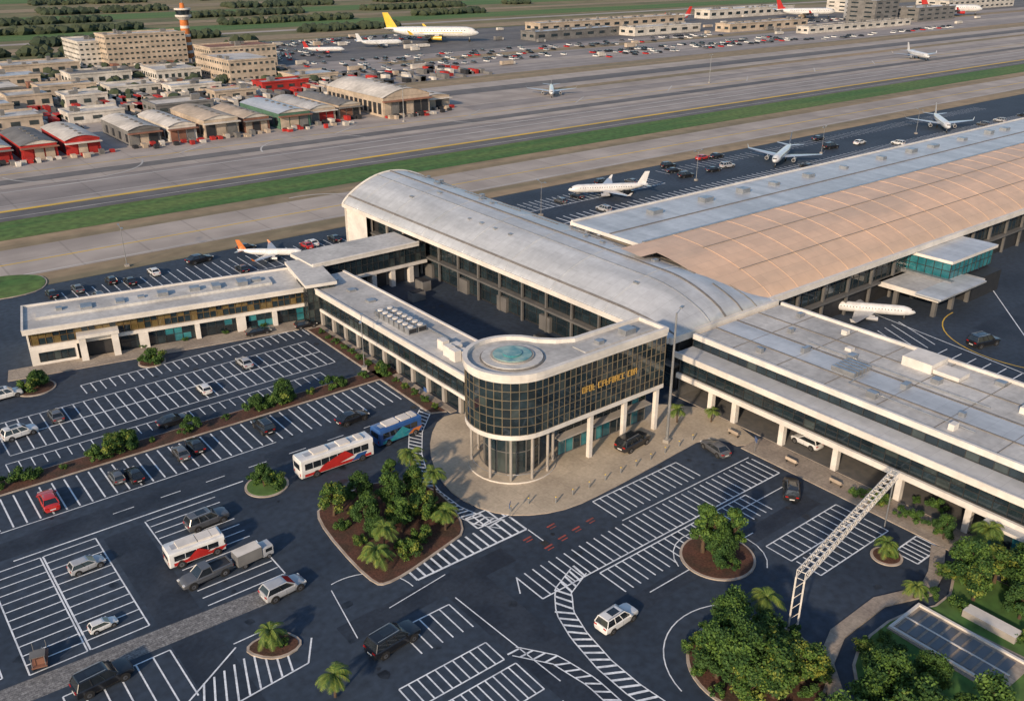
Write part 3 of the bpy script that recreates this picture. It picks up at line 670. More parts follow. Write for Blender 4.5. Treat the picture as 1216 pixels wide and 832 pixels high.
CARS=[(35.4,64.4,'suv','black',6,1.22),(55.6,52.6,'suv','white',3,1.05),(30.2,79.0,'hatch','silver',4,1.2),(28.6,97,'suv','grey',3,1.1),(14.4,96.9,'hatch','silver',4,.95),(12.9,85.4,'hatch','white',3,.7),
(10.6,77.2,'suv','black',5,1.15),(14.3,113.7,'sedan','red',88,1.1),(15.5,135.5,'suv','white',8,1),(16.6,150.4,'suv','white',0,1),(24.9,113.4,'sedan','black',92,.9),(22.9,114.4,'hatch','grey',90,.85),(34.2,116,'sedan','black',90,.95),(31.9,115.3,'sedan','grey',88,.9),(44.2,115.2,'suv','black',90,1),(34.4,125.4,'sedan','black',2,1),
(55.8,109.4,'sedan','black',4,1.1),(58.8,150.0,'sedan','black',-9,1),(67.2,147.6,'hatch','black',-8,1),(83.4,77.8,'suv','black',6,1.22),(91.6,69.6,'sedan','grey',80,1.05),(91.0,56.4,'suv','black',38,1.05),(103.2,62.6,'hatch','white',88,1.1),(158.8,64.6,'suv','black',-14,1.3),
(42,133,'hatch','white',90,.9),(21,138,'sedan','grey',90,.95),(51.2,138.6,'sedan','silver',90,.95),(10,133,'sedan','black',90,.95),
(66,198,'sedan','black',10,1.3),(39,195,'sedan','grey',90,1),(46,196,'hatch','black',90,1),(55,196,'sedan','white',90,1),(34,195,'sedan','black',90,1),(41,187,'suv','grey',90,1),(49,193,'sedan','black',90,1),(78,200,'hatch','black',5,1.1),(92,194,'sedan','white',90,1),(98,194,'sedan','black',90,1),(62,175,'sedan','black',90,1),(36,174,'suv','silver',90,1),(71,186,'sedan','black',90,1),(87,187,'sedan','grey',90,1),(90,193,'sedan','red',90,1),
(186,182,'suv','black',0,1),(218,193,'sedan','black',-10,1.1),(216,186,'suv','black',-10,1.1),(229,186,'sedan','black',-10,1.1),(237,187,'suv','silver',-10,1.1),(246,199,'sedan','black',0,1.2),(290,184,'suv','black',-10,1.3),(257,171,'sedan','black',90,1),(240,200,'sedan','red',0,1.2),(189,195,'suv','black',-10,1.1),(197,191,'sedan','grey',90,1),(222,199,'suv','black',-10,1.1),(172,188,'sedan','black',90,1),(165,187,'hatch','grey',90,1),(305,182,'sedan','white',0,1.2),(300,196,'sedan','black',0,1.2),(135,167,'sedan','black',90,1.1),(150,153,'suv','silver',90,1.1)]
for x,y,k,c,a,s in CARS:
    place('parked_car',car(k,c),x,y,.12 if (83<x<84 and y<79) or (103<x<104) else 0,a,s)
for x in range(125,420,7):
    if R.random()<.4: place('parked_car',car(R.choice(('sedan','suv')),R.choice(('black','white','silver','grey','black'))),x+1.3,R.choice((153,167,173)),0,90,1)
for x in range(30,74,4):
    if R.random()<.4: place('parked_car',car('sedan',R.choice(('black','white','silver','grey'))),x+1.1,181 if x<40 else R.choice((168.5,169)),0,R.choice((0,4)),1)
def cart():
    b=MB(); b.box(-1.3,-.7,.4,1.3,.7,.55,'w_brick')
    for x in(-1.2,1.2):
        for y in(-.6,.6): b.tube((x,y,.5),(x,y,1.7),.04,'steel',n=5)
    b.box(-1.3,-.7,1.7,-.2,.7,1.76,'w_grey'); b.box(-.9,-.5,.55,0,.4,1.2,'w_brick'); b.box(.15,-.4,.55,.9,.5,1.0,'w_grey')
    for x in(-.9,.9):
        for s in(-1,1): wheel(b,x,s*.68,.22,.12)
    b.tube((1.3,0,.4),(2.1,0,.25),.04,'steel',n=5); return b.mesh('cart')
place('baggage_cart',cart(),6.5,84.0,0,75)

# ------------------------------------------------------------------ aircraft
def plane(L,tail,body='white',nacelle='p_silver',accent=None):
    b=MB(); r=L*.052; zc_=r*1.9
    st=[(.5,.03,-.25),(.49,.25,-.2),(.47,.5,-.13),(.43,.8,-.04),(.38,.97,0),(.3,1,0),(-.15,1,0),(-.28,.85,.12),(-.4,.5,.35),(-.48,.2,.55),(-.5,.08,.6)]
    n=16
    b.loft([[(x*L,r*f*math.cos(2*math.pi*i/n),zc_+o*r+r*f*math.sin(2*math.pi*i/n)) for i in range(n)] for x,f,o in st][::-1],'p_'+body)
    def wing(xr,cr,xt,ct,y0,y1,z0,z1,th,k):
        for s in(-1,1):
            def sec(x,c,y,z,t): return [(x+c/2,y,z),(x+c*.2,y,z+t),(x-c/2,y,z),(x+c*.2,y,z-t*.6)]
            rr=[sec(xr,cr,s*y0,z0,th),sec(xt,ct,s*y1,z1,th*.4)]
            if s<0: rr=[q[::-1] for q in rr]
            b.loft(rr,k)
    wing(.03*L,.21*L,-.13*L,.055*L,r*.5,L*.46,zc_-r*.5,zc_+r*.1,r*.16,'p_silver' if body=='white' else 'p_white')
    for s in(-1,1):
        b.loft([[(-.11*L,s*L*.46,zc_+r*.1),(-.155*L,s*L*.46,zc_+r*.1),(-.155*L,s*(L*.46+.06),zc_+r*.1)],[(-.155*L,s*L*.48,zc_+r*.1+.04*L),(-.175*L,s*L*.48,zc_+r*.1+.04*L),(-.175*L,s*(L*.48+.06),zc_+r*.1+.04*L)]],'p_'+tail)
    wing(-.44*L,.10*L,-.485*L,.04*L,r*.3,L*.17,zc_+r*.5,zc_+r*.8,r*.09,'p_silver')
    t=r*.08
    b.loft([[(-.36*L,0,zc_+r*.7),(-.40*L,t,zc_+r*.7),(-.475*L,0,zc_+r*.7),(-.40*L,-t,zc_+r*.7)],[(-.455*L,0,zc_+r*3.6),(-.47*L,t*.5,zc_+r*3.6),(-.515*L,0,zc_+r*3.6),(-.47*L,-t*.5,zc_+r*3.6)]],'p_'+tail)
    for s in(-1,1):
        y=s*L*.165; z=zc_-r*.95
        b.tube((.13*L,y,z),(.02*L,y,z),r*.46,nacelle if not accent else 'p_'+accent,r2=r*.3,n=14); b.tube((.131*L,y,z),(.12*L,y,z),r*.36,'dark',n=12)
        b.box(.03*L,y-.08,z,.1*L,y+.08,z+r*.7,'p_silver')
        for i in range(int(22)):
            x=.36*L-i*.03*L; rr=r*1.003; b.box(x-.008*L,s*rr*.96-.02,zc_+r*.22,x+.0*L,s*rr*.96+.03,zc_+r*.40,'dark')
        if accent: b.box(-.12*L,s*r*.93-.02,zc_-r*.15,.33*L,s*r*.995+.03,zc_+r*.02,'p_'+accent)
        b.tube((-.02*L,s*r*.8,zc_-r*.6),(-.02*L,s*r*.8,.3),r*.09,'steel',n=6); b.tube((-.02*L,s*r*.65,r*.32),(-.02*L,s*r*.95,r*.32),r*.32,'tyre',n=12)
    b.tube((.4*L,0,zc_-r*.6),(.4*L,0,.3),r*.08,'steel',n=6); b.tube((.4*L,-r*.15,r*.25),(.4*L,r*.15,r*.25),r*.25,'tyre',n=12)
    b.box(.455*L,-r*.42,zc_+r*.28,.478*L,r*.42,zc_+r*.45,'dark')
    return b.mesh('airliner')
pw=plane(26,'white'); pwb=plane(28,'white'); pr_=plane(40,'red','white'); py=plane(66,'yellow','white',accent='yellow')
pg=plane(46,'red','white',accent='red'); ps=plane(17,'orange')
place('airliner',ps,80,190.5,0,-38,.9); place('airliner',pw,181,184.5,0,150,.9); place('airliner',pwb,259,182,0,-155,.95)
place('airliner',pw,360,181,0,-140,1.05); place('airliner',pw,297,345,0,-130,1); place('airliner',py,405,612,0,-42,1.1)
place('airliner',pg,300,586,0,-30,.6); place('airliner',pg,1010,520,0,-35,1.5); place('airliner',pw,585,318,0,-125,1.2)
place('airliner',pw,154.5,86.2,-.2,-52,.74); place('airliner',pr_,850,590,0,-30,1.6); place('airliner',pw,352,600,0,-20,1.3); place('airliner',pr_,700,640,0,160,1.2)

# ------------------------------------------------------------------ vegetation
def tree(seed,h,cr,nc,nl,ls,pal=('leaf_d','leaf_l','leaf_y'),low=.3,trunk=True):
    q=random.Random(seed); b=MB(); cl=[]
    for i in range(nc):
        a=q.uniform(0,6.283); t=q.random(); z=h*(low+(1-low)*t*.92); rr=cr*math.sqrt(max(.05,1-((t-.35)/.72)**2))*q.uniform(.3,.95)
        cl.append((rr*math.cos(a),rr*math.sin(a),z,cr*q.uniform(.24,.45)))
    if trunk:
        b.tube((0,0,0),(.1,0,h*.35),h*.035+.05,'bark',r2=h*.025+.03,n=7); b.tube((.1,0,h*.35),(0,.1,h*.75),h*.025+.03,'bark',r2=.03,n=6)
        for c in cl[::2]: b.tube((.05,0,min(c[2]*.6,h*.5)),(c[0],c[1],c[2]),.07,'bark',r2=.02,n=5,cap=False)
    for c in cl:
        pk=q.choice(pal)
        for k in range(nl):
            d=Vector((q.gauss(0,1),q.gauss(0,1),q.gauss(0,1))).normalized()*c[3]*q.random()**.45
            p=Vector(c[:3])+Vector((d.x,d.y,d.z*.85))
            if p.z<.15: p.z=.15+q.random()*.2
            u=(d.normalized()+Vector((q.gauss(0,.6),q.gauss(0,.6),q.gauss(0,.6)+.4))).normalized(); a=u.orthogonal().normalized(); w=u.cross(a)
            an=q.uniform(0,6.28); a,w=a*math.cos(an)+w*math.sin(an),w*math.cos(an)-a*math.sin(an)
            s=ls*q.uniform(.6,1.25); kk=pk if q.random()<.75 else q.choice(pal)
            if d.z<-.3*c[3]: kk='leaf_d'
            b.quad(tuple(p-a*s-w*s*.5),tuple(p+a*s*.2-w*s*.7),tuple(p+a*s+w*s*.3),tuple(p-a*s*.2+w*s*.6),kk)
    return b.mesh('foliage',smooth=False)
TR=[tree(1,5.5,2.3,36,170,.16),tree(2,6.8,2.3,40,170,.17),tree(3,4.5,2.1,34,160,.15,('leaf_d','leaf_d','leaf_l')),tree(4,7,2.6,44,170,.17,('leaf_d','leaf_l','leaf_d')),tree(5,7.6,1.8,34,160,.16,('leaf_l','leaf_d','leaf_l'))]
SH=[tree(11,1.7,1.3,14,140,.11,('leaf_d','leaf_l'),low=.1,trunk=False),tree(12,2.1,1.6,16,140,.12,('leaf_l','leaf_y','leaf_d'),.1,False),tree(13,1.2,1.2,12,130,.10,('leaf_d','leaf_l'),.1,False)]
def palm(seed,h,n=20,fl=2.6):
    q=random.Random(seed); b=MB(); pts=[(0,0,0),(.1,.03,h*.4),(.22,.05,h*.8),(.25,.05,h)]
    for i in range(3): b.tube(pts[i],pts[i+1],.2-.03*i,'bark',r2=.17-.03*i,n=8)
    top=Vector(pts[-1])
    for i in range(n):
        a=2*math.pi*i/n+q.uniform(-.2,.2); el=q.uniform(-.1,1.1); L=fl*q.uniform(.75,1.1); prev=top; d=Vector((math.cos(a)*math.cos(el),math.sin(a)*math.cos(el),math.sin(el)))
        side=Vector((-math.sin(a),math.cos(a),0)); K=9
        for k in range(K):
            nd=(d+Vector((0,0,-.2*k))).normalized(); p=prev+nd*L/K
            b.tube(prev,p,.025,'palm_leaf',n=3,cap=False)
            ll=L*.30*math.sin(math.pi*(k+1.2)/(K+1.5))
            for s in(-1,1):
                for m_ in (0,.5):
                    q0=prev.lerp(p,m_); tip=q0+side*s*ll*.8+nd*ll*.55+Vector((0,0,-ll*.35))
                    b.add([tuple(q0),tuple(q0+nd*.14),tuple(tip)],[(0,1,2)],q.choice(('palm_leaf','palm_leaf','leaf_y','leaf_l')))
            prev=p
    return b.mesh('palm',smooth=False)
PM=[palm(1,3.2,26),palm(2,4.2,28,2.9),palm(3,2.2,26,2.5)]
def T(x,y,i,s=1,n='broadleaf_tree'): place(n,TR[i],x,y,.15,R.uniform(0,360),(s*R.uniform(.9,1.1),s*R.uniform(.9,1.1),s*R.uniform(.9,1.15)))
def S(x,y,i,s=1): place('shrub',SH[i],x,y,.15,R.uniform(0,360),s)
def PT(x,y,i,s=1): place('palm_tree',PM[i],x,y,.15,R.uniform(0,360),s*R.uniform(.85,1.05))
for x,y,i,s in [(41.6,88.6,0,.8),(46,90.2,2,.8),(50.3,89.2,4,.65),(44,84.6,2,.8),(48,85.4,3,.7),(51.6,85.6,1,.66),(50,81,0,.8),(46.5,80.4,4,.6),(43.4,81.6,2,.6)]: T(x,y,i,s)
for x,y,i,s in [(40.8,76.5,2,1.05),(42.8,78.6,1,.8),(50.8,77.4,0,.85),(54.0,84.4,1,.85),(53.8,89.6,1,.85)]: PT(x,y,i,s)
for x,y in [(41,85.5),(44.8,91.2),(48,91.3),(52.6,88.4),(47.5,77.4),(44.5,75.6),(47,82.8),(53.0,81.6),(41.0,81.4),(46.4,87.4),(51.5,79.5),(44.6,77.8),(49.6,83.2),(43.6,87)]: S(x,y,R.randrange(3),R.uniform(.6,1.1))
T(37.6,100.4,2,.62); S(38.9,99.6,1,1.0); S(37.2,101.8,0,.9); S(38.6,101.4,0,1.0)
for x,y,i,s in [(72.0,55,4,.8),(74.4,52.6,4,.75),(71.4,52.2,2,.85),(73.4,54.6,1,.75),(75,54.2,2,.7),(72.8,53,3,.6)]: T(x,y,i,s)
S(72.5,50.9,0,.8); PT(25.7,71.7,2,.9); S(25.4,72.2,2,.7); S(26.4,71.2,2,.6); PT(27.3,61.6,0,.9)
for i in range(13):
    a=i*2.4; rr=5.0*math.sqrt((i+.5)/13); T(61.6+rr*math.cos(a),39.2+rr*math.sin(a),(0,3,1,2,3)[i%5],R.uniform(.65,.88))
for i in range(12): a=i*.53; S(62+6*math.cos(a),39.5+6*math.sin(a),i%3,R.uniform(.6,1))
PT(67.2,42.8,1,.9); PT(88.4,41.2,2,.85); S(88.6,40.9,2,.7)
for x,y,i,s in [(58.6,27.5,3,.9),(61.5,24.8,1,1),(66.5,28.6,3,.85),(69.0,30.4,1,.75),(67.8,26.2,0,.9),(71.4,27,3,.7),(65.5,24.2,3,1),(88.5,31,1,.75),(90.8,33,3,.8),(93.2,31,0,.9),(92.4,27.5,3,.8),(89.4,26.5,2,.9),(93.5,23,0,.9),(70,21,3,.9),(96.8,38.8,2,.6),(63.4,28.4,3,.8),(95.6,29,3,.7)]: T(x,y,i,s)
PT(97.4,34.4,1,.9); PT(83.8,35.2,2,.75); PT(94.6,33.6,0,.9)
for x,y in [(86,31.5),(75.2,33.6),(73.8,31.6),(85.8,28.2),(86.2,24.6),(72,34),(90,35),(97.2,44.6),(97.4,42.8),(97.2,48),(97.6,40),(101.6,45),(101.8,42.5),(74.6,28.6),(85.4,34),(97,50.5)]: S(x,y,R.randrange(3),R.uniform(.6,1.05))
for x,y,s in [(25.7,121.8,1.4),(23.7,121.4,1.2),(27.2,121.6,1.1),(22,121.2,1),(36,121.6,1.2),(34.6,121.2,.9),(45.6,121.7,1.3),(47.2,121.6,1.1),(49.6,121.4,1.3),(51,121.2,1.1),(58.6,121.2,1.2),(60.4,121,1),(14,121.5,1.2),(12.4,121.6,1.1),(10,121.6,.9),(68,121,1.1),(64.5,121.2,.7),(18,121.6,.5),(41,121.5,.5),(55,121.3,.5),(39,149.8,1.3),(40,149,1.1),(38.3,149.3,1),(21.2,151.2,1.4),(20.2,150.2,1.2),(22.2,152,1),(30,121.6,.5)]: S(x,y,R.randrange(3),s)
T(50.2,121.3,2,.75); T(24.8,121.4,0,.6); T(46,121.5,2,.55); T(21.4,151,2,.6); T(27,121.4,2,.55)
for i in range(14): S(67.8,105+i*2.9,R.randrange(3),R.uniform(.4,.75))
for x,y in [(93.6,78.6),(97.8,75.6)]: PT(x,y,0,.7)
for x,y in [(61,152.5),(54,153.6),(47,155),(40,156.5)]: S(x,y,2,.5)
b=MB(); q=random.Random(3)
def blob(b,x,y,s,k='forest'):
    vs=[];n=6
    for j,(zz,rr) in enumerate([(0,.7),(.45,1.0),(.85,.6)]):
        for i in range(n):
            a=6.283*i/n+j*.5; e=q.uniform(.75,1.25); vs.append((x+s*rr*e*math.cos(a),y+s*rr*e*math.sin(a),s*1.3*zz*q.uniform(.8,1.2)))
    vs.append((x,y,s*1.4)); fs=[]
    for j in range(2):
        for i in range(n): fs.append((j*n+i,j*n+(i+1)%n,(j+1)*n+(i+1)%n,(j+1)*n+i))
    for i in range(n): fs.append((2*n+i,2*n+(i+1)%n,3*n))
    b.add(vs,fs,k)
for band in [(692,700,60,300,60),(752,768,90,460,300),(872,890,120,640,420),(985,1005,160,800,620),(1120,1170,200,1000,900),(1320,1370,240,1300,900),(1500,1800,300,2200,900)]:
    y0,y1,x0,x1,n=band
    for i in range(n):
        x=q.uniform(x0,x1)
        if math.sin(x*.03+y0)>.45: continue
        blob(b,x,q.uniform(y0,y1)+x*-.02,q.uniform(2.6,5.2),'forest')
for i in range(150): blob(b,q.uniform(60,230),q.uniform(430,680),q.uniform(1.8,3.6))
b.obj('distant_woodland')

# ------------------------------------------------------------------ cargo sheds
def shed(x0,x1,y0,y1,h,roof,wall,arch=1.4,door='w_red'):
    g=group('cargo_hangar'); b=MB(); n=8; w=x1-x0
    pr=[(x0+w*i/n, h+arch*math.sin(math.pi*i/n)) for i in range(n+1)]
    b.box(x0+.4,y0+.4,0,x1-.4,y1,h,wall)
    vs=[(x,y0,z) for x,z in pr]+[(x,y1,z) for x,z in pr]; b.add(vs,[(i,i+1,n+2+i,n+1+i) for i in range(n)],roof)
    b.add([(x,y0+.4,z) for x,z in pr]+[(x1,y0+.4,h-.1),(x0,y0+.4,h-.1)],[tuple(range(n+2,-1,-1))],'w_white' if roof!='w_white' else wall)
    b.obj('shell',g)
    b=MB(); k=max(2,int(w/3.6))
    for i in range(k):
        a=x0+.9+i*(w-1.8)/k; b.box(a,y0+.15,0.05,a+(w-1.8)/k-.5,y0+.45,h*.72,door if R.random()<.6 else R.choice(('dark','w_tan','w_grey')))
    b.box(x0,y0-1.6,h*.78,x1,y0+.3,h*.84,R.choice(('w_white','w_grey','w_brick')))
    for i in range(int((y1-y0)/4)): b.box(x0+.3,y0+2+i*4,1,x0+.42,y0+4.6+i*4,h*.7,door if i%2 else 'dark')
    for i in range(5): b.box(x0+w*.48,y0+3+i*5.6,h+arch*.8,x0+w*.56,y0+4.4+i*5.6,h+arch+.35,'w_grey')
    for i in range(int(w/3)):
        a=x0+i*3+R.uniform(0,1); b.box(a,y0-4-R.random()*2,0,a+1.6,y0-2.4,R.uniform(.8,1.8),R.choice(('w_red','w_white','w_tan','dark','w_grey')))
    b.obj('doors_and_fittings',g,smooth=False)
for s in [(30,42,341,372,5,'roof_flat','w_red','w_red'),(45,57,340,371,5,'roof_flat','w_red','w_red'),(59,71,339,372,5,'w_grey','w_red','w_red'),(73,85,339,373,5,'w_white','w_red','w_red'),
 (95,107,342,376,5.5,'w_white','w_grey','w_grey'),(109,120,341,376,5.5,'w_white','w_white','w_brick'),(122,136,340,376,6.5,'w_tan','w_tan','w_brick'),(138,149,341,374,5.5,'w_tan','w_brick','w_tan'),(152,166,340,378,6,'roof_metal','w_green','w_grey'),(168,180,345,382,5.5,'roof_flat','w_tan','w_red'),(182,193,347,386,5.5,'w_grey','w_tan','w_brick')]:
    shed(*s[:7],door=s[7])
shed(198,222,338,388,8,'w_white','w_tan',3.2,'dark'); shed(222.5,238,346,362,5,'w_white','w_tan',1,'w_tan')

# ------------------------------------------------------------------ distant buildings
def block(name,x0,x1,y0,y1,h,wall,floors,roof='roof_flat',gap=3.2,wk='glass_c'):
    g=group(name); b=MB(); b.box(x0,y0,0,x1,y1,h,wall,top=roof); b.box(x0-.3,y0-.3,h,x1+.3,y0+.5,h+.8,wall); b.box(x0-.3,y1-.5,h,x1+.3,y1+.3,h+.8,wall); b.box(x0-.3,y0+.5,h,x0+.5,y1-.5,h+.8,wall)
    for i in range(int(max(2,(x1-x0)/9))):
        a=R.uniform(x0+1,x1-4); c=R.uniform(y0+1,y1-3); b.box(a,c,h,a+R.uniform(1.5,3.5),c+R.uniform(1.5,3),h+R.uniform(1,2.4),'w_grey')
    b.obj('walls_and_roof',g,smooth=False); b=MB()
    for f in range(floors):
        z=h*(f+.38)/floors; zz=h*(f+.72)/floors
        n=max(2,int((x1-x0)/gap))
        for i in range(n): a=x0+(x1-x0)*(i+.25)/n; b.box(a,y0-.12,z,a+(x1-x0)/n*.5,y0+.05,zz,wk)
        n=max(2,int((y1-y0)/gap))
        for i in range(n): a=y0+(y1-y0)*(i+.25)/n; b.box(x0-.12,a,z,x0+.05,a+(y1-y0)/n*.5,zz,wk)
    b.obj('windows',g,smooth=False)
block('hotel_building',160,208,590,610,18,'w_tan',6); block('hotel_building',148,164,604,640,14,'w_white',5)
block('airport_office_building',190,216,480,520,11,'w_tan',3); block('airport_office_building',200,240,530,556,13,'w_tan',3,'w_brick'); block('warehouse_building',160,184,505,530,6,'w_white',1)
block('office_building',222,250,562,577,9,'w_white',3)
for x0,x1,y0,y1,h,w in [(78,96,452,470,6,'w_tan'),(100,118,446,462,5,'w_white'),(60,76,430,448,6,'w_tan'),(98,124,485,500,5,'w_tan'),(126,150,470,488,4,'w_white'),(70,92,490,520,5,'w_grey'),(120,150,515,535,6,'w_white'),(84,110,535,560,5,'w_tan'),(150,175,455,468,4,'w_white'),(60,80,400,418,5,'w_tan'),(90,112,402,416,4,'w_white'),(125,150,402,420,4,'w_grey'),(100,140,575,600,6,'w_tan'),(60,78,462,480,5,'w_white'),(190,215,440,452,4,'w_red'),(160,180,425,436,4,'w_tan'),(215,240,455,475,4,'w_tan'),(40,56,380,410,5,'w_tan'),(44,58,420,450,5,'w_white')]:
    block('warehouse_building',x0,x1,y0,y1,h,w,1,roof=R.choice(('roof_flat','w_white','w_grey','roof_metal')),gap=6)
for x0,x1,y0,y1,h,w in [(470,560,566,584,6,'w_grey'),(560,640,548,566,6,'w_white'),(650,760,524,540,6,'w_tan'),(690,850,474,486,5,'w_white'),(890,960,490,520,12,'w_grey'),(830,870,500,530,20,'w_grey'),(872,905,540,560,28,'w_silver'),(960,1040,600,640,16,'w_white'),(1080,1240,560,600,10,'w_white'),(520,700,620,640,7,'w_tan'),(760,900,640,660,8,'w_white'),(1120,1200,470,490,12,'w_grey')]:
    block('distant_terminal_building',x0,x1,y0,y1,h,w,1 if h<9 else int(h/4),roof=R.choice(('roof_flat','roof_metal','w_grey')),gap=12,wk='glass_b')
g=group('air_traffic_control_tower'); b=MB()
cx,cy=214,606
b.tube((cx,cy,0),(cx,cy,24),3.2,'w_orange',r2=2.6,n=16); b.tube((cx,cy,24),(cx,cy,26),2.8,'w_white',r2=5,n=16); b.tube((cx,cy,26),(cx,cy,27),5,'w_white',n=16)
b.tube((cx,cy,27),(cx,cy,30),4,'glass_a',r2=4.7,n=16); b.tube((cx,cy,30),(cx,cy,31),5.1,'w_white',n=16); b.tube((cx,cy,31),(cx,cy,34),1.6,'w_orange',r2=1.2,n=10); b.tube((cx,cy,34),(cx,cy,40),.2,'steel')
for z in (4,9,14,19): b.tube((cx,cy,z),(cx,cy,z+1.6),3.25-.025*z,'w_white',n=16)
b.obj('tower',g)
b=MB(); q=random.Random(9)
def clutter(n,x0,x1,y0,y1,sx,sy,sz,ks,rows=None):
    for i in range(n):
        x=q.uniform(x0,x1);y=q.uniform(y0,y1)
        if rows: y=y0+round((y-y0)/rows)*rows
        w=sx*q.uniform(.7,1.3);d=sy*q.uniform(.7,1.3);h=sz*q.uniform(.7,1.4); b.box(x,y,0,x+w,y+d,h,q.choice(ks))
clutter(300,60,230,405,470,2.5,6,2.0,('w_white','w_white','w_tan','w_grey','w_grey','w_red','dark'),9)
clutter(340,70,240,470,600,3,6,2.2,('w_white','w_tan','w_grey','w_white','w_grey','w_brick','dark'),11)
clutter(90,232,320,425,470,2.5,6,2.0,('w_red','w_white','w_grey','dark','w_grey'),8)
clutter(40,40,230,331,336,1.6,1.6,1.2,('w_red','w_white','dark','w_tan'))
b.obj('cargo_containers',smooth=False)
def carblock(b,x,y,k,ax):
    L,W=(4.4,1.8) if ax else (1.8,4.4)
    b.box(x,y,.25,x+L,y+W,.95,k); b.add([(x+L*.15,y+W*.12,.95),(x+L*.85,y+W*.12,.95),(x+L*.85,y+W*.88,.95),(x+L*.15,y+W*.88,.95),(x+L*.28,y+W*.2,1.5),(x+L*.72,y+W*.2,1.5),(x+L*.72,y+W*.8,1.5),(x+L*.28,y+W*.8,1.5)],[(0,1,5,4),(1,2,6,5),(2,3,7,6),(3,0,4,7),(4,5,6,7)],'car_glass')
b=MB(); ks=('p_white','p_black','p_silver','p_grey','p_grey','p_white','p_black','p_black','p_red')
for (x0,x1,y0,y1,st_,dens) in [(240,430,475,540,22,.3),(430,640,445,475,18,.35),(430,620,505,530,18,.3),(280,480,640,680,20,.35),(640,860,432,446,14,.25),(90,225,388,400,8,.4),(700,1000,545,560,14,.25),(235,290,560,640,16,.4)]:
    y=y0
    while y<y1:
        x=x0
        while x<x1:
            if q.random()<dens: carblock(b,x,y,q.choice(ks),False)
            x+=3.4
        y+=st_/2
b.obj('distant_parked_cars',smooth=False)
b=MB()
for i in range(50):
    x=q.uniform(235,1000);y=q.uniform(430,680); L=q.uniform(4,10); b.box(x,y,.4,x+L,y+2.4,q.uniform(2,3.2),q.choice(('w_white','w_tan','w_white','w_grey'))); b.box(x+L,y+.1,.4,x+L+1.6,y+2.3,2,'w_white')
b.obj('ground_service_vehicles',smooth=False)

# ------------------------------------------------------------------ street furniture
def mast(h,arms=1,r=.16):
    b=MB(); b.box(-.45,-.45,0,.45,.45,.5,'concrete_wall'); b.tube((0,0,.4),(0,0,h),r,'steel',r2=r*.5,n=10)
    for s in ((1,) if arms==1 else (1,-1)): b.tube((0,0,h-.2),(s*1.8,0,h+.25),.06,'steel',n=6); b.box(s*1.8-.45,-.2,h+.16,s*1.8+.45,.2,h+.32,'steel'); b.box(s*1.8-.35,-.14,h+.12,s*1.8+.35,.14,h+.165,'headlight')
    return b.mesh('lamp')
LM=mast(20,1,.24); l8=mast(9,2,.1)
place('high_mast_lamp',LM,88.1,75.6,.1,20)
for x,y in [(66.5,124.5),(110,200),(52,205),(152,180),(215,181),(280,181),(340,180)]: place('street_lamp',l8,x,y,0,R.uniform(0,90))
for x in (200,390): place('street_lamp',mast(14,2,.2),x,325,0,20)
b=MB(); A=Vector((68.5,40,7.2)); B=Vector((93.6,44.6,7.2)); d=(B-A).normalized(); sd=Vector((-d.y,d.x,0))*.45; up=Vector((0,0,.9))
ch=[sd,-sd,sd+up,-sd+up]
for c in ch: b.tube(A+c,B+c,.06,'white_wall',n=6)
N_=22
for i in range(N_+1):
    p=A.lerp(B,i/N_)
    for a,c in ((0,1),(2,3),(0,2),(1,3)): b.tube(p+ch[a],p+ch[c],.04,'white_wall',n=4)
    if i<N_:
        p2=A.lerp(B,(i+1)/N_)
        for a,c in ((0,2),(1,3),(2,1),(3,0)): b.tube(p+ch[a],p2+ch[c],.035,'white_wall',n=4)
for c in (ch[0],ch[1]): b.tube((A.x+c.x,A.y+c.y,.1),A+c,.1,'white_wall',n=8)
for k in range(5): b.tube((A.x+sd.x,A.y+sd.y,.6+k*1.3),(A.x-sd.x,A.y-sd.y,1.9+k*1.3),.04,'white_wall',n=4)
b.tube((B.x,B.y,.1),B,.09,'steel',n=8)
b.obj('sign_gantry')
def bollard():
    b=MB(); b.tube((0,0,0),(0,0,.9),.1,'steel',n=8); b.tube((0,0,.9),(0,0,.98),.12,'p_yellow',r2=.05,n=8); return b.mesh('bollard')
bo=bollard()
for i in range(12): place('bollard',bo,59.5+i*2.9,73.6 if i>1 else 75.6,.1)
b=MB()
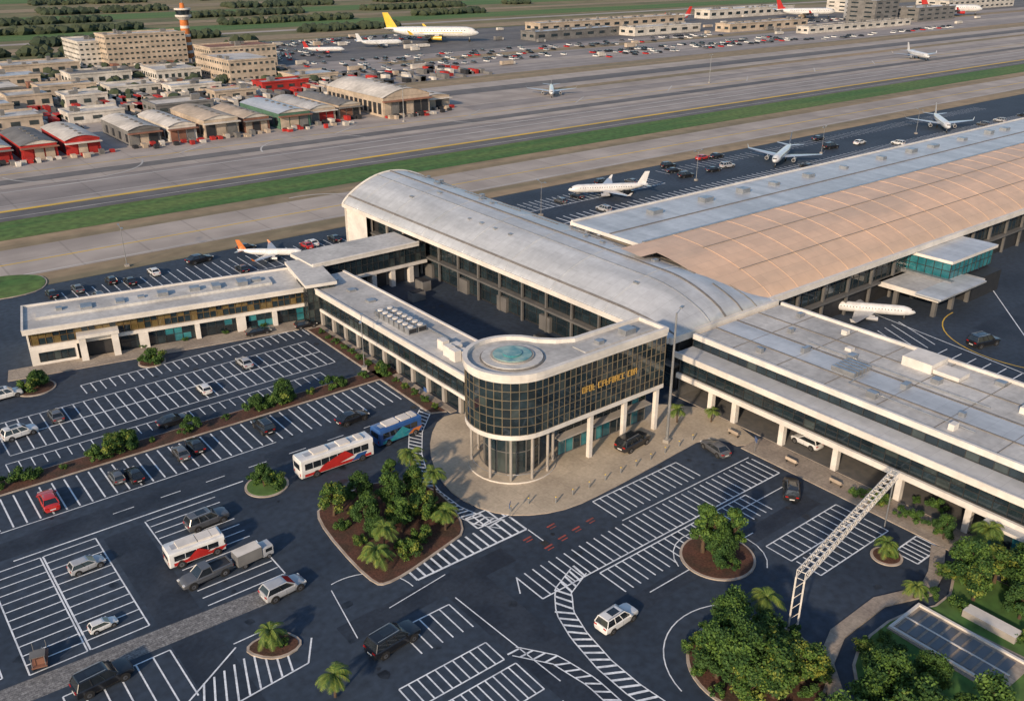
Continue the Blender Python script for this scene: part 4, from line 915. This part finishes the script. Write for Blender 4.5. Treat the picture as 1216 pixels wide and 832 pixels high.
for x in (0,1.5): b.box(x,0,0,x+.08,.45,.42,'frame')
b.box(-.1,0,.42,1.7,.46,.48,'w_tan'); b.box(-.1,.44,.5,1.7,.5,.9,'w_tan'); be=b.mesh('bench')
for x,y in [(97.4,60),(97.4,53),(97.4,70)]: place('bench',be,x,y,.12,90)
b=MB(); b.tube((0,0,0),(0,0,2.4),.04,'steel',n=6); b.box(-.4,-.02,1.7,.4,.02,2.4,'p_blue'); b.box(-.33,-.03,1.95,.33,-.021,2.15,'headlight'); sg=b.mesh('sign')
for x,y,a in [(68,108,90),(95.8,66,60),(58.6,74.6,40)]: place('traffic_sign',sg,x,y,.02,a)
b=MB(); b.box(85,25,.2,86.6,30.5,1.0,'concrete_wall',top='white_wall'); b.obj('low_wall',smooth=False)

# ------------------------------------------------------------------ camera, sun, sky
cam=bpy.data.cameras.new('camera'); co=bpy.data.objects.new('camera',cam); sc.collection.objects.link(co); sc.camera=co
co.location=(0,0,65); co.rotation_euler=(rad(90-23.9),0,-math.atan2(.62,.785)); cam.lens=36*1075/1216; cam.clip_end=20000; cam.clip_start=1
el=rad(22); ax,ay=-.80,-.38; nrm=math.hypot(ax,ay); ax/=nrm; ay/=nrm
sdir=Vector((ax*math.cos(el),ay*math.cos(el),math.sin(el)))
sun=bpy.data.lights.new('sun','SUN'); sun.energy=4.5; sun.angle=rad(2); sun.color=(1,.77,.54)
so=bpy.data.objects.new('sun',sun); sc.collection.objects.link(so); so.rotation_euler=sdir.to_track_quat('Z','Y').to_euler()
w=bpy.data.worlds.new('World'); sc.world=w; w.use_nodes=True; nt=w.node_tree
sk=nt.nodes.new('ShaderNodeTexSky'); sk.sky_type='NISHITA'; sk.sun_disc=False; sk.sun_elevation=el; sk.sun_rotation=math.atan2(ax,ay); sk.air_density=1.2; sk.dust_density=1.2; sk.ozone_density=3
nt.links.new(sk.outputs[0],nt.nodes['Background'].inputs[0]); nt.nodes['Background'].inputs[1].default_value=.15
sc.view_settings.view_transform='Standard'; sc.view_settings.look='None'; sc.view_settings.exposure=0
